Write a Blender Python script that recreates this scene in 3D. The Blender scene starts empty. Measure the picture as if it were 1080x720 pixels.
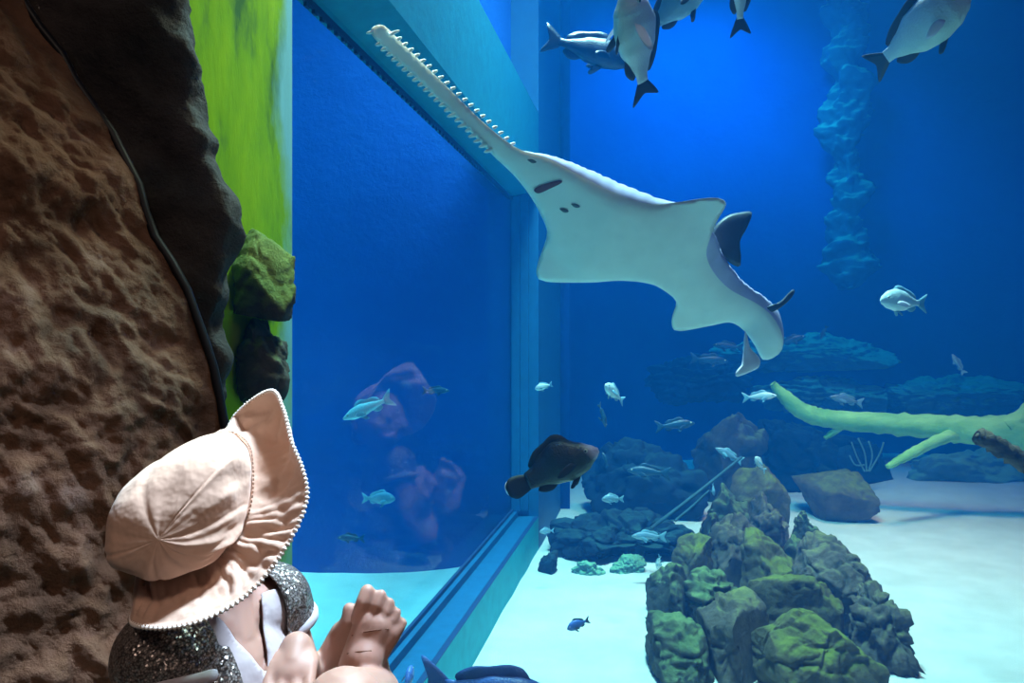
import bpy, bmesh, math, random
from mathutils import Vector, Matrix, noise, geometry
from mathutils.bvhtree import BVHTree
C = bpy.context.scene.collection
PI = math.pi
EYE = 0.72                                   # camera height above the visitor floor
F = 840.0                                    # focal length in pixels of the 1080-wide frame
SAND = -1.03

def W(px, py, y):
    return Vector(((px - 540) / F * y, y, EYE + (360 - py) / F * y))

# ------------------------------------------------------------------ materials
def newmat(name):
    m = bpy.data.materials.new(name); m.use_nodes = True
    nt = m.node_tree
    return m, nt, nt.nodes['Principled BSDF'], nt.nodes['Material Output']

def N(nt, t, **kw):
    n = nt.nodes.new(t)
    for k, v in kw.items():
        if k.startswith('i_'):
            n.inputs[k[2:].replace('_', ' ')].default_value = v
        else:
            setattr(n, k, v)
    return n

def ramp(nt, fac, stops):
    r = nt.nodes.new('ShaderNodeValToRGB')
    e = r.color_ramp.elements
    while len(e) < len(stops): e.new(0.5)
    for i, (p, c) in enumerate(stops):
        e[i].position = p; e[i].color = (c[0], c[1], c[2], 1)
    nt.links.new(fac, r.inputs[0])
    return r.outputs[0]

def bump(nt, b, h, strength, dist):
    n = N(nt, 'ShaderNodeBump'); n.inputs['Strength'].default_value = strength; n.inputs['Distance'].default_value = dist
    nt.links.new(h, n.inputs['Height']); nt.links.new(n.outputs[0], b.inputs['Normal'])

def noisetex(nt, scale, detail=6, rough=0.6, vec=None, coord='Object', stretch=None):
    t = N(nt, 'ShaderNodeTexNoise'); t.inputs['Scale'].default_value = scale
    t.inputs['Detail'].default_value = detail; t.inputs['Roughness'].default_value = rough
    tc = N(nt, 'ShaderNodeTexCoord'); src = tc.outputs[coord]
    if stretch:
        mp = N(nt, 'ShaderNodeMapping'); mp.inputs['Scale'].default_value = stretch
        nt.links.new(src, mp.inputs[0]); src = mp.outputs[0]
    nt.links.new(src, t.inputs['Vector'])
    return t.outputs['Fac']

def rough_mat(name, stops, scale=4, rough=0.85, bs=0.5, bd=0.02, bscale=None, stretch=None, spec=0.3):
    m, nt, b, o = newmat(name)
    f = noisetex(nt, scale, stretch=stretch)
    nt.links.new(ramp(nt, f, stops), b.inputs['Base Color'])
    b.inputs['Roughness'].default_value = rough; b.inputs['Specular IOR Level'].default_value = spec
    bump(nt, b, noisetex(nt, bscale or scale * 5, 8, 0.7), bs, bd)
    return m

def mossy_mat(name, rock, moss, amount=0.5, scale=3, rough=0.9):
    """rock with algae growing on its upward faces"""
    m, nt, b, o = newmat(name)
    f = noisetex(nt, scale * 2, 8, 0.65)
    rc = ramp(nt, f, [(0.3, rock[0]), (0.7, rock[1])])
    mc = ramp(nt, noisetex(nt, scale * 4), [(0.3, moss[0]), (0.7, moss[1])])
    g = N(nt, 'ShaderNodeNewGeometry'); s = N(nt, 'ShaderNodeSeparateXYZ'); nt.links.new(g.outputs['Normal'], s.inputs[0])
    n2 = noisetex(nt, scale, 5)
    a = N(nt, 'ShaderNodeMath', operation='MULTIPLY_ADD'); a.inputs[1].default_value = 1.3; nt.links.new(n2, a.inputs[0])
    nt.links.new(s.outputs[2], a.inputs[2])
    mr = N(nt, 'ShaderNodeMapRange'); mr.inputs[1].default_value = 1.5 - amount; mr.inputs[2].default_value = 2.0 - amount
    nt.links.new(a.outputs[0], mr.inputs[0])
    mx = N(nt, 'ShaderNodeMix', data_type='RGBA')
    nt.links.new(mr.outputs[0], mx.inputs[0]); nt.links.new(rc, mx.inputs[6]); nt.links.new(mc, mx.inputs[7])
    nt.links.new(mx.outputs[2], b.inputs['Base Color'])
    b.inputs['Roughness'].default_value = rough; b.inputs['Specular IOR Level'].default_value = 0.25
    bump(nt, b, noisetex(nt, scale * 7, 8, 0.7), 0.7, 0.03)
    return m

def plain(name, c, rough=0.6, spec=0.3, metal=0, bs=0, bscale=60, bd=0.004, var=0.12):
    m, nt, b, o = newmat(name)
    f = noisetex(nt, 12, 4)
    lo = tuple(x * (1 - var) for x in c); hi = tuple(min(1, x * (1 + var)) for x in c)
    nt.links.new(ramp(nt, f, [(0.3, lo), (0.7, hi)]), b.inputs['Base Color'])
    b.inputs['Roughness'].default_value = rough; b.inputs['Specular IOR Level'].default_value = spec; b.inputs['Metallic'].default_value = metal
    if bs: bump(nt, b, noisetex(nt, bscale, 5), bs, bd)
    return m

def pane_mat(name, ior, tint=(1, 1, 1)):
    m, nt, b, o = newmat(name); nt.nodes.remove(b)
    fr = N(nt, 'ShaderNodeFresnel'); fr.inputs[0].default_value = ior
    tr = N(nt, 'ShaderNodeBsdfTransparent'); tr.inputs[0].default_value = (*tint, 1)
    gl = N(nt, 'ShaderNodeBsdfGlossy'); gl.inputs['Roughness'].default_value = 0.0; gl.inputs[0].default_value = (1, 1, 1, 1)
    mx = N(nt, 'ShaderNodeMixShader')
    g = N(nt, 'ShaderNodeNewGeometry')           # no reflection off the far face
    sb = N(nt, 'ShaderNodeMath', operation='SUBTRACT', use_clamp=True); nt.links.new(fr.outputs[0], sb.inputs[0]); nt.links.new(g.outputs['Backfacing'], sb.inputs[1])
    nt.links.new(sb.outputs[0], mx.inputs[0]); nt.links.new(tr.outputs[0], mx.inputs[1]); nt.links.new(gl.outputs[0], mx.inputs[2])
    nt.links.new(mx.outputs[0], o.inputs[0])
    return m

def water_mat():
    m, nt, b, o = newmat('water'); nt.nodes.remove(b)
    v = N(nt, 'ShaderNodeVolumeScatter'); v.inputs['Color'].default_value = (0.01, 0.27, 1.0, 1)
    v.inputs['Density'].default_value = 0.04; v.inputs['Anisotropy'].default_value = 0.0
    a = N(nt, 'ShaderNodeVolumeAbsorption'); a.inputs['Color'].default_value = (0.0, 0.74, 0.93, 1); a.inputs['Density'].default_value = 0.11
    ad = N(nt, 'ShaderNodeAddShader')
    nt.links.new(v.outputs[0], ad.inputs[0]); nt.links.new(a.outputs[0], ad.inputs[1]); nt.links.new(ad.outputs[0], o.inputs['Volume'])
    return m

def fish_mat(name, back, belly, spots=0.0, h=0.1, rough=0.4):
    """countershaded scales: dark back, pale belly (object space z)"""
    m, nt, b, o = newmat(name)
    tc = N(nt, 'ShaderNodeTexCoord'); s = N(nt, 'ShaderNodeSeparateXYZ'); nt.links.new(tc.outputs['Generated'], s.inputs[0])
    n = noisetex(nt, 18, 4)
    a = N(nt, 'ShaderNodeMath', operation='MULTIPLY_ADD'); a.inputs[1].default_value = 0.35; nt.links.new(n, a.inputs[0]); nt.links.new(s.outputs[2], a.inputs[2])
    col = ramp(nt, a.outputs[0], [(0.35, belly), (0.62, tuple((x + y) / 2 for x, y in zip(back, belly))), (0.95, back)])
    nt.links.new(col, b.inputs['Base Color'])
    b.inputs['Roughness'].default_value = rough; b.inputs['Specular IOR Level'].default_value = 0.5
    vt = N(nt, 'ShaderNodeTexVoronoi'); vt.inputs['Scale'].default_value = 130
    nt.links.new(tc.outputs['Object'], vt.inputs['Vector'])
    bump(nt, b, vt.outputs['Distance'], 0.35, 0.004)
    return m

def sequin_mat():
    m, nt, b, o = newmat('sequins')
    tc = N(nt, 'ShaderNodeTexCoord')
    vt = N(nt, 'ShaderNodeTexVoronoi'); vt.inputs['Scale'].default_value = 430
    nt.links.new(tc.outputs['Object'], vt.inputs['Vector'])
    sub = N(nt, 'ShaderNodeVectorMath', operation='SUBTRACT'); sub.inputs[1].default_value = (0.5, 0.5, 0.5)
    nt.links.new(vt.outputs['Color'], sub.inputs[0])
    sc = N(nt, 'ShaderNodeVectorMath', operation='SCALE'); sc.inputs['Scale'].default_value = 0.95
    nt.links.new(sub.outputs[0], sc.inputs[0])
    g = N(nt, 'ShaderNodeNewGeometry')
    ad = N(nt, 'ShaderNodeVectorMath', operation='ADD'); nt.links.new(g.outputs['Normal'], ad.inputs[0]); nt.links.new(sc.outputs[0], ad.inputs[1])
    nm = N(nt, 'ShaderNodeVectorMath', operation='NORMALIZE'); nt.links.new(ad.outputs[0], nm.inputs[0])
    nt.links.new(nm.outputs[0], b.inputs['Normal'])
    nt.links.new(ramp(nt, vt.outputs['Distance'], [(0.0, (0.36, 0.33, 0.32)), (0.4, (0.24, 0.205, 0.19)), (0.7, (0.07, 0.06, 0.06))]), b.inputs['Base Color'])
    b.inputs['Metallic'].default_value = 0.5; b.inputs['Roughness'].default_value = 0.3
    return m

def cloth_mat(name, c, weave=900, wr=0.5):
    m, nt, b, o = newmat(name)
    nt.links.new(ramp(nt, noisetex(nt, 14, 4), [(0.3, tuple(x * 0.93 for x in c)), (0.7, c)]), b.inputs['Base Color'])
    b.inputs['Roughness'].default_value = 0.9; b.inputs['Specular IOR Level'].default_value = 0.15
    b.inputs['Sheen Weight'].default_value = 0.15
    bump(nt, b, noisetex(nt, 26, 3, 0.5), wr, 0.012)
    return m

def algae_mat():
    m, nt, b, o = newmat('algae_wall')
    f = noisetex(nt, 5, 8, 0.65, stretch=(1, 1, 0.35))
    alg = ramp(nt, f, [(0.36, (0.05, 0.15, 0.03)), (0.47, (0.19, 0.39, 0.002)), (0.60, (0.27, 0.48, 0.0)), (0.8, (0.38, 0.56, 0.0))])
    # bluish light beside the window edge, painted over the algae
    tc = N(nt, 'ShaderNodeTexCoord'); s = N(nt, 'ShaderNodeSeparateXYZ'); nt.links.new(tc.outputs['Object'], s.inputs[0])
    n = noisetex(nt, 3.2, 6, 0.6, stretch=(1, 1, 0.5))
    a = N(nt, 'ShaderNodeMath', operation='MULTIPLY_ADD'); a.inputs[1].default_value = 0.42; nt.links.new(n, a.inputs[0]); nt.links.new(s.outputs[1], a.inputs[2])
    z = N(nt, 'ShaderNodeMath', operation='MULTIPLY_ADD'); z.inputs[1].default_value = 0.05; nt.links.new(s.outputs[2], z.inputs[0]); nt.links.new(a.outputs[0], z.inputs[2])
    mr = N(nt, 'ShaderNodeMapRange'); mr.inputs[1].default_value = 2.36; mr.inputs[2].default_value = 2.44; nt.links.new(z.outputs[0], mr.inputs[0])
    mx = N(nt, 'ShaderNodeMix', data_type='RGBA'); mx.inputs[7].default_value = (0.2, 0.5, 0.55, 1)
    nt.links.new(mr.outputs[0], mx.inputs[0]); nt.links.new(alg, mx.inputs[6])
    nt.links.new(mx.outputs[2], b.inputs['Base Color'])
    b.inputs['Roughness'].default_value = 0.9; b.inputs['Specular IOR Level'].default_value = 0.1
    bump(nt, b, f, 0.3, 0.02)
    return m

M = {}
M['water'] = water_mat()
M['front_pane'] = pane_mat('front_pane', 1.49)
M['side_pane'] = pane_mat('side_pane', 1.06, (0.8, 0.95, 1.0))
M['sand'] = rough_mat('sand', [(0.3, (0.62, 0.60, 0.56)), (0.7, (0.78, 0.76, 0.72))], 3, 0.95, 0.6, 0.015, 90)
M['brown_rock'] = rough_mat('brown_rock', [(0.28, (0.06, 0.028, 0.016)), (0.5, (0.165, 0.083, 0.05)), (0.62, (0.21, 0.108, 0.07)), (0.85, (0.36, 0.25, 0.22))], 9, 0.75, 0.85, 0.012, 60, spec=0.25)
M['dark_rock'] = rough_mat('dark_rock', [(0.3, (0.018, 0.014, 0.014)), (0.7, (0.06, 0.046, 0.042))], 6, 0.8, 0.8, 0.03, 24)
M['tank_rock'] = mossy_mat('tank_rock', ((0.06, 0.045, 0.025), (0.17, 0.13, 0.08)), ((0.085, 0.10, 0.018), (0.19, 0.21, 0.035)), 0.36)
M['tank_rock_dark'] = mossy_mat('tank_rock_dark', ((0.03, 0.03, 0.025), (0.10, 0.09, 0.075)), ((0.08, 0.13, 0.05), (0.17, 0.22, 0.09)), 0.4)
M['tank_rock_brown'] = mossy_mat('tank_rock_brown', ((0.06, 0.045, 0.038), (0.18, 0.14, 0.115)), ((0.12, 0.13, 0.04), (0.22, 0.22, 0.06)), 0.15)
M['moss_rock'] = mossy_mat('moss_rock', ((0.035, 0.028, 0.024), (0.085, 0.065, 0.05)), ((0.10, 0.17, 0.03), (0.2, 0.27, 0.06)), 1.0)
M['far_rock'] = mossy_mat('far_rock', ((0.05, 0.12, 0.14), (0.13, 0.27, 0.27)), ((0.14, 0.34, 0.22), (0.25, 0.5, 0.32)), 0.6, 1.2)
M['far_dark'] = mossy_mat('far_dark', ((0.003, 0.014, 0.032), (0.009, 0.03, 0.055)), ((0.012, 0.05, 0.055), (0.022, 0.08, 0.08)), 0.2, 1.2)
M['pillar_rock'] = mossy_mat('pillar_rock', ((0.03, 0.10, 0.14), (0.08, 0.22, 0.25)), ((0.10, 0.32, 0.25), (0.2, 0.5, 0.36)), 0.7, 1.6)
M['frame_paint_shaded'] = plain('frame_paint_shaded', (0.0, 0.19, 0.27), 0.6, bs=0.2, bscale=20, bd=0.01)  # lintel colour, darkened to stand in for shade
M['jamb_paint_shaded'] = plain('jamb_paint_shaded', (0.0, 0.085, 0.20), 0.6, bs=0.2, bscale=20, bd=0.01)  # end pillar, jamb and sill: blue with deeper shade put into the colour
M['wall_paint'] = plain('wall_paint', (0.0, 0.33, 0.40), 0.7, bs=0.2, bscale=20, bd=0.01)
M['back_wall'] = rough_mat('back_wall', [(0.3, (0.0, 0.05, 0.30)), (0.7, (0.0, 0.085, 0.42))], 0.5, 0.9, 0.4, 0.05, 3)
M['algae'] = algae_mat()
M['rubber'] = plain('rubber', (0.002, 0.003, 0.007), 0.5, 0.3)
M['seal'] = plain('seal', (0.004, 0.03, 0.10), 0.6)
M['dark_floor'] = rough_mat('dark_floor', [(0.3, (0.03, 0.025, 0.022)), (0.7, (0.07, 0.06, 0.05))], 6)
M['log'] = rough_mat('log', [(0.3, (0.17, 0.46, 0.10)), (0.7, (0.44, 0.80, 0.24))], 7, 0.85, 0.7, 0.02, 22, stretch=(0.3, 1, 1))
M['bark'] = rough_mat('bark', [(0.35, (0.05, 0.032, 0.022)), (0.65, (0.22, 0.14, 0.09))], 9, 0.8, 0.9, 0.02, 30, stretch=(0.3, 2, 2))
M['twig'] = plain('twig', (0.16, 0.34, 0.32), 0.8)
M['twig_dark'] = plain('twig_dark', (0.03, 0.09, 0.12), 0.8)
M['belly'] = plain('belly', (0.82, 0.82, 0.78), 0.6, 0.3, bs=0.15, bscale=30, var=0.05)
M['back'] = plain('back', (0.50, 0.44, 0.66), 0.5, 0.4, bs=0.1, bscale=30)
M['fin_dark'] = plain('fin_dark', (0.05, 0.06, 0.08), 0.5)
M['fin_pale'] = plain('fin_pale', (0.75, 0.68, 0.78), 0.5)
M['tooth'] = plain('tooth', (0.86, 0.85, 0.8), 0.4, 0.5, var=0.03)
M['mouth'] = plain('mouth', (0.16, 0.04, 0.05), 0.7)
M['nostril'] = plain('nostril', (0.10, 0.10, 0.10), 0.7)
M['skin'] = plain('skin', (0.34, 0.185, 0.145), 0.55, 0.35, var=0.06)
M['skin'].node_tree.nodes['Principled BSDF'].inputs['Subsurface Weight'].default_value = 0.1
M['skin'].node_tree.nodes['Principled BSDF'].inputs['Subsurface Scale'].default_value = 0.01
M['hair'] = plain('hair', (0.12, 0.06, 0.03), 0.5)
M['hat'] = cloth_mat('hat', (0.62, 0.405, 0.31))
M['hat_trim'] = cloth_mat('hat_trim', (0.86, 0.76, 0.70), wr=0.1)
M['stitch'] = plain('stitch', (0.55, 0.38, 0.30), 0.9)
M['vest'] = cloth_mat('vest', (0.38, 0.32, 0.34), wr=0.3)
M['band'] = cloth_mat('band', (0.42, 0.40, 0.45), wr=0.2)
M['shorts'] = cloth_mat('shorts', (0.30, 0.30, 0.36))
M['sequin'] = sequin_mat()
M['eye_white'] = plain('eye_white', (0.85, 0.85, 0.83), 0.2, 0.6, var=0.02)
M['eye_dark'] = plain('eye_dark', (0.01, 0.01, 0.012), 0.1, 0.8)
M['eye_fish'] = plain('eye_fish', (0.5, 0.5, 0.42), 0.2, 0.8)
M['strap_mark'] = plain('strap_mark', (0.17, 0.075, 0.05), 0.7)

# ------------------------------------------------------------------ object helpers
def link(name, bm, mat, parent=None, smooth=True, loc=None):
    me = bpy.data.meshes.new(name)
    if smooth:
        for f in bm.faces: f.smooth = True
    bm.to_mesh(me); bm.free()
    for m in (mat if isinstance(mat, (list, tuple)) else [mat]): me.materials.append(m)
    o = bpy.data.objects.new(name, me); C.objects.link(o)
    if parent: o.parent = parent
    if loc is not None: o.location = loc
    return o

def tag(o, label, cat, group=None):
    o['label'] = label; o['category'] = cat
    if group: o['group'] = group
    return o

def struct(o):
    o['kind'] = 'structure'; return o

def quad_grid(bm, rows, closed_u=False):
    """rows: list of lists of Vector; makes faces between"""
    vs = [[bm.verts.new(p) for p in r] for r in rows]
    for a, b in zip(vs, vs[1:]):
        n = len(a)
        for i in range(n if closed_u else n - 1):
            j = (i + 1) % n
            bm.faces.new((a[i], a[j], b[j], b[i]))
    return vs

def catmull(pts, n):
    """n samples through pts (tuples of any size)"""
    out = []
    P = [pts[0]] + list(pts) + [pts[-1]]
    seg = len(pts) - 1
    for k in range(n):
        t = k / (n - 1) * seg
        i = min(int(t), seg - 1); u = t - i
        a, b, c, d = P[i], P[i + 1], P[i + 2], P[i + 3]
        out.append(tuple(0.5 * (2 * q + (r - p) * u + (2 * p - 5 * q + 4 * r - s) * u * u + (-p + 3 * q - 3 * r + s) * u ** 3)
                         for p, q, r, s in zip(a, b, c, d)))
    return out

def lerp_tab(tab, x):
    if x <= tab[0][0]: return tab[0][1]
    for (a, b), (c, d) in zip(tab, tab[1:]):
        if x <= c:
            t = (x - a) / (c - a); t = t * t * (3 - 2 * t) * 0.5 + t * 0.5
            return b + (d - b) * t
    return tab[-1][1]

def tube(bm, pts, rad, seg=10, wob=0.0, cap=True):
    """pts: Vectors, rad: list"""
    rows = []
    n = len(pts); ref = Vector((0.13, 0.21, 0.97))
    for i in range(n):
        t = (pts[min(i + 1, n - 1)] - pts[max(i - 1, 0)]).normalized()
        a = t.cross(ref)
        if a.length < 1e-3: a = t.cross(Vector((1, 0, 0)))
        a.normalize(); b = t.cross(a)
        r = rad[i] if isinstance(rad, (list, tuple)) else rad
        row = []
        for k in range(seg):
            an = 2 * PI * k / seg
            p = pts[i] + (a * math.cos(an) + b * math.sin(an)) * r
            if wob: p += (pts[i] - p) * (wob * noise.noise(p * (3 / max(r, 1e-3) * 0.3)))
            row.append(p)
        rows.append(row)
    vs = quad_grid(bm, rows, True)
    if cap:
        for row, c in ((vs[0], pts[0]), (vs[-1], pts[-1])):
            v = bm.verts.new(c)
            for i in range(seg):
                bm.faces.new((row[i], row[(i + 1) % seg], v))

def box(bm, x0, x1, y0, y1, z0, z1):
    vs = [bm.verts.new(p) for p in ((x0, y0, z0), (x1, y0, z0), (x1, y1, z0), (x0, y1, z0), (x0, y0, z1), (x1, y0, z1), (x1, y1, z1), (x0, y1, z1))]
    fs = []
    for f in ((0, 3, 2, 1), (4, 5, 6, 7), (0, 1, 5, 4), (1, 2, 6, 5), (2, 3, 7, 6), (3, 0, 4, 7)):
        fs.append(bm.faces.new([vs[i] for i in f]))
    return fs

def ball(bm, c, r, seg=16, rings=10, sc=(1, 1, 1)):
    m = Matrix.Translation(c) @ Matrix.Diagonal((r * sc[0], r * sc[1], r * sc[2], 1))
    bmesh.ops.create_uvsphere(bm, u_segments=seg, v_segments=rings, radius=1, matrix=m)

# ------------------------------------------------------------------ camera
cam = bpy.data.objects.new('camera', bpy.data.cameras.new('camera')); C.objects.link(cam)
cam.location = (0, 0, EYE); cam.rotation_euler = (PI / 2, 0, 0)
cam.data.sensor_width = 36; cam.data.lens = 36 * F / 1080; cam.data.clip_start = 0.02
bpy.context.scene.camera = cam

# ------------------------------------------------------------------ the setting
K = 0.1845                                   # the side wall runs 0.1845 m to the right per metre away
def wx(y, off=0.0): return -1.013 + K * y - off   # x of the wall's face, off = depth behind the face

WIN0, WIN1, ZS, ZT = 2.2, 6.7, SAND + 0.28, EYE + 1.22   # window opening in the side wall
def wall_box(bm, y0, y1, z0, z1, o0=0.0, o1=0.28, mi=0):
    vs = [bm.verts.new(p) for p in ((wx(y0, o1), y0, z0), (wx(y0, o0), y0, z0), (wx(y1, o0), y1, z0), (wx(y1, o1), y1, z0),
                                    (wx(y0, o1), y0, z1), (wx(y0, o0), y0, z1), (wx(y1, o0), y1, z1), (wx(y1, o1), y1, z1))]
    for f in ((0, 3, 2, 1), (4, 5, 6, 7), (0, 1, 5, 4), (1, 2, 6, 5), (2, 3, 7, 6), (3, 0, 4, 7)):
        bm.faces.new([vs[i] for i in f]).material_index = mi
bm = bmesh.new()
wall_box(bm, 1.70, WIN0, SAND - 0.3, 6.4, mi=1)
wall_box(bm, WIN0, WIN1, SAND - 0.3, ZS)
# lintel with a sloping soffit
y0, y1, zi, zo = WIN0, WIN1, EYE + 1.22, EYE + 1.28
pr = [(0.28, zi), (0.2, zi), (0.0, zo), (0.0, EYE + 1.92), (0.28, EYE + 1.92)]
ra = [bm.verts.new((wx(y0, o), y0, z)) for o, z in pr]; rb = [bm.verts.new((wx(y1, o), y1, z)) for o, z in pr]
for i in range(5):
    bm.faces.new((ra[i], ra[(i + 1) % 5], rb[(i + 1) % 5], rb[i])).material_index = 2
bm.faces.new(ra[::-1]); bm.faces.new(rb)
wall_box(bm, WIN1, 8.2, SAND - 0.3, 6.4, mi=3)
bmesh.ops.recalc_face_normals(bm, faces=bm.faces)
struct(link('wall_left', bm, [M['wall_paint'], M['algae'], M['frame_paint_shaded'], M['jamb_paint_shaded']], smooth=False))

# frame steps of the window: sill strip, seal and far jamb fillets
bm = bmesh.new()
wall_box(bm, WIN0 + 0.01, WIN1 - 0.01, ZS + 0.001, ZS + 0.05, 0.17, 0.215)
wall_box(bm, WIN0 + 0.01, WIN1 - 0.01, ZS + 0.0006, ZS + 0.004, 0.031, 0.169)  # thin sheet added to darken the sill top, in place of shade
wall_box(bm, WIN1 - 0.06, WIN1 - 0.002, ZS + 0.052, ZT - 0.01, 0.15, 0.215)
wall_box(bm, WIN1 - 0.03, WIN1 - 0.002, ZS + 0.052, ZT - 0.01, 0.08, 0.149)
struct(link('trim_1', bm, M['jamb_paint_shaded'], smooth=False))
bm = bmesh.new()
wall_box(bm, WIN0 + 0.01, WIN1 - 0.07, EYE + 1.175, EYE + 1.20, 0.205, 0.217)
for k in range(66):
    y = 2.3 + k * 0.065
    wall_box(bm, y, y + 0.022 + 0.02 * noise.noise(Vector((k * 1.7, 0, 0))), EYE + 1.16, EYE + 1.175, 0.205, 0.217)
wall_box(bm, WIN0 + 0.01, WIN1 - 0.07, ZS + 0.052, ZS + 0.075, 0.2, 0.217)
wall_box(bm, WIN0 + 0.01, WIN1 - 0.02, ZS + 0.0005, ZS + 0.004, 0.0, 0.03)
struct(link('trim_2', bm, M['seal'], smooth=False))
bm = bmesh.new()
wall_box(bm, WIN0 + 0.002, WIN1 - 0.002, ZS + 0.002, ZT - 0.002, 0.22, 0.25)
struct(link('window_2', bm, M['side_pane'], smooth=False))

# front pane
bm = bmesh.new(); box(bm, -1.25, 4.6, 1.545, 1.56, 0.0 - 1.5, 3.3)
struct(link('window_1', bm, M['front_pane'], smooth=False))

# water
bm = bmesh.new(); box(bm, -6.4, 8.4, 1.562, 12.6, SAND - 0.5, 6.6)
struct(link('water', bm, M['water'], smooth=False))

# sand
def sand_z(x, y):
    z = SAND + 0.03 * noise.noise(Vector((x * 0.8, y * 0.8, 3))) + 0.012 * noise.noise(Vector((x * 3, y * 3, 7)))
    if x > 1.2: z += 0.10 * max(0, min(1, (y - 8.55) / 0.6)) * max(0, min(1, (x - 3.2) / 1.5))
    return z
bm = bmesh.new()
quad_grid(bm, [[Vector((x * 0.1, y * 0.1, sand_z(x * 0.1, y * 0.1))) for x in range(-62, 83)] for y in range(16, 122)])
struct(link('sand_floor', bm, M['sand']))

# walls round the water
bm = bmesh.new()
arc = catmull([(-6.3, 1.7), (-6.2, 4.5), (-5.0, 5.6), (-2.5, 6.1), (-0.9, 6.15), (-0.3, 6.42), (-0.04, 6.88)], 50)
quad_grid(bm, [[Vector((x, y, z)) for x, y in arc] for z in (SAND - 0.4, 6.5)])
o = struct(link('wall_side_tank', bm, M['back_wall']))
mod = o.modifiers.new('s', 'SOLIDIFY'); mod.thickness = 0.1; mod.offset = 1
bm = bmesh.new()
arc = [(0.50, 8.25), (0.55, 9.6), (0.7, 10.8),  (1.5, 11.6), (3.5, 12.0), (6.0, 11.7), (7.6, 10.2), (8.2, 7.5), (8.2, 1.7)]
arc = catmull(arc, 40)
quad_grid(bm, [[Vector((x, y, z)) for x, y in arc] for z in (SAND - 0.4, 6.5)])
o = struct(link('wall_back', bm, M['back_wall']))
mod = o.modifiers.new('s', 'SOLIDIFY'); mod.thickness = 0.1; mod.offset = 1

# visitor floor
bm = bmesh.new(); box(bm, -1.6, 2.2, -1.2, 1.54, -0.06, 0.0)
struct(link('floor', bm, M['dark_floor'], smooth=False))

# ------------------------------------------------------------------ brown rock wall beside the child
edge = [(-0.9, -0.47), (-0.3, -0.53), (-0.122, -0.56), (-0.0545, -0.574), (0.067, -0.616), (0.158, -0.658), (0.218, -0.698), (0.296, -0.718), (0.3945, -0.769), (0.509, -0.845), (0.654, -0.942), (1.3, -1.35)]
def edge_x(z): return lerp_tab(edge, z - EYE)
bm = bmesh.new()
rows = []
NZ, NY = 330, 240
for i in range(NZ):
    z = -0.05 + i / (NZ - 1) * 1.95
    row = []
    for j in range(NY):
        t = j / (NY - 1)
        y = 1.525 - t * 1.1
        x = edge_x(z) + 0.004 - 0.8 * (1.525 - y)
        p = Vector((x, y, z))
        n1 = noise.fractal(p * 3.2, 1.0, 2.0, 3)
        n2 = noise.fractal(p * 19 + Vector((5, 2, 1)), 0.8, 2.1, 5)
        n3 = noise.cell(p * 8) if False else noise.voronoi(p * 9)[0][0]
        q = Vector((p.x + p.z * 0.4, p.y, p.z * 0.7)) + Vector((0.03 * noise.noise(p * 9), 0, 0.04 * noise.noise(p * 7 + Vector((3, 3, 3)))))
        n4 = 1 - abs(noise.noise(q * 11)) * 2
        d = 0.04 * n1 + 0.006 * n2 + 0.010 * n4 + 0.014 * noise.fractal(q * 26, 0.7, 2, 4)
        k = min(1, t * 16 + 0.3)
        p += Vector((0.62, -0.75, 0.12)) * d * k
        if p.y > 1.54: p.y = 1.54
        row.append(p)
    rows.append(row)
# back side gives it bulk
for r in rows:
    r.insert(0, Vector((r[0].x - 0.06, 1.54, r[0].z)))
    r.insert(0, Vector((r[0].x - 0.9, 1.54, r[0].z)))
quad_grid(bm, rows)
bmesh.ops.recalc_face_normals(bm, faces=bm.faces)
o = struct(link('wall_rock', bm, M['brown_rock']))

# rubber seal between the rock and the pane
bm = bmesh.new()
pts = [Vector((edge_x(EYE + z) + 0.004 + 0.004 * noise.noise(Vector((z * 6, 0, 0))), 1.527, EYE + z)) for z in [-0.7 + k * 0.05 for k in range(38)]]
tube(bm, pts, 0.009, 8)
struct(link('trim_3', bm, M['rubber']))

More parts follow.
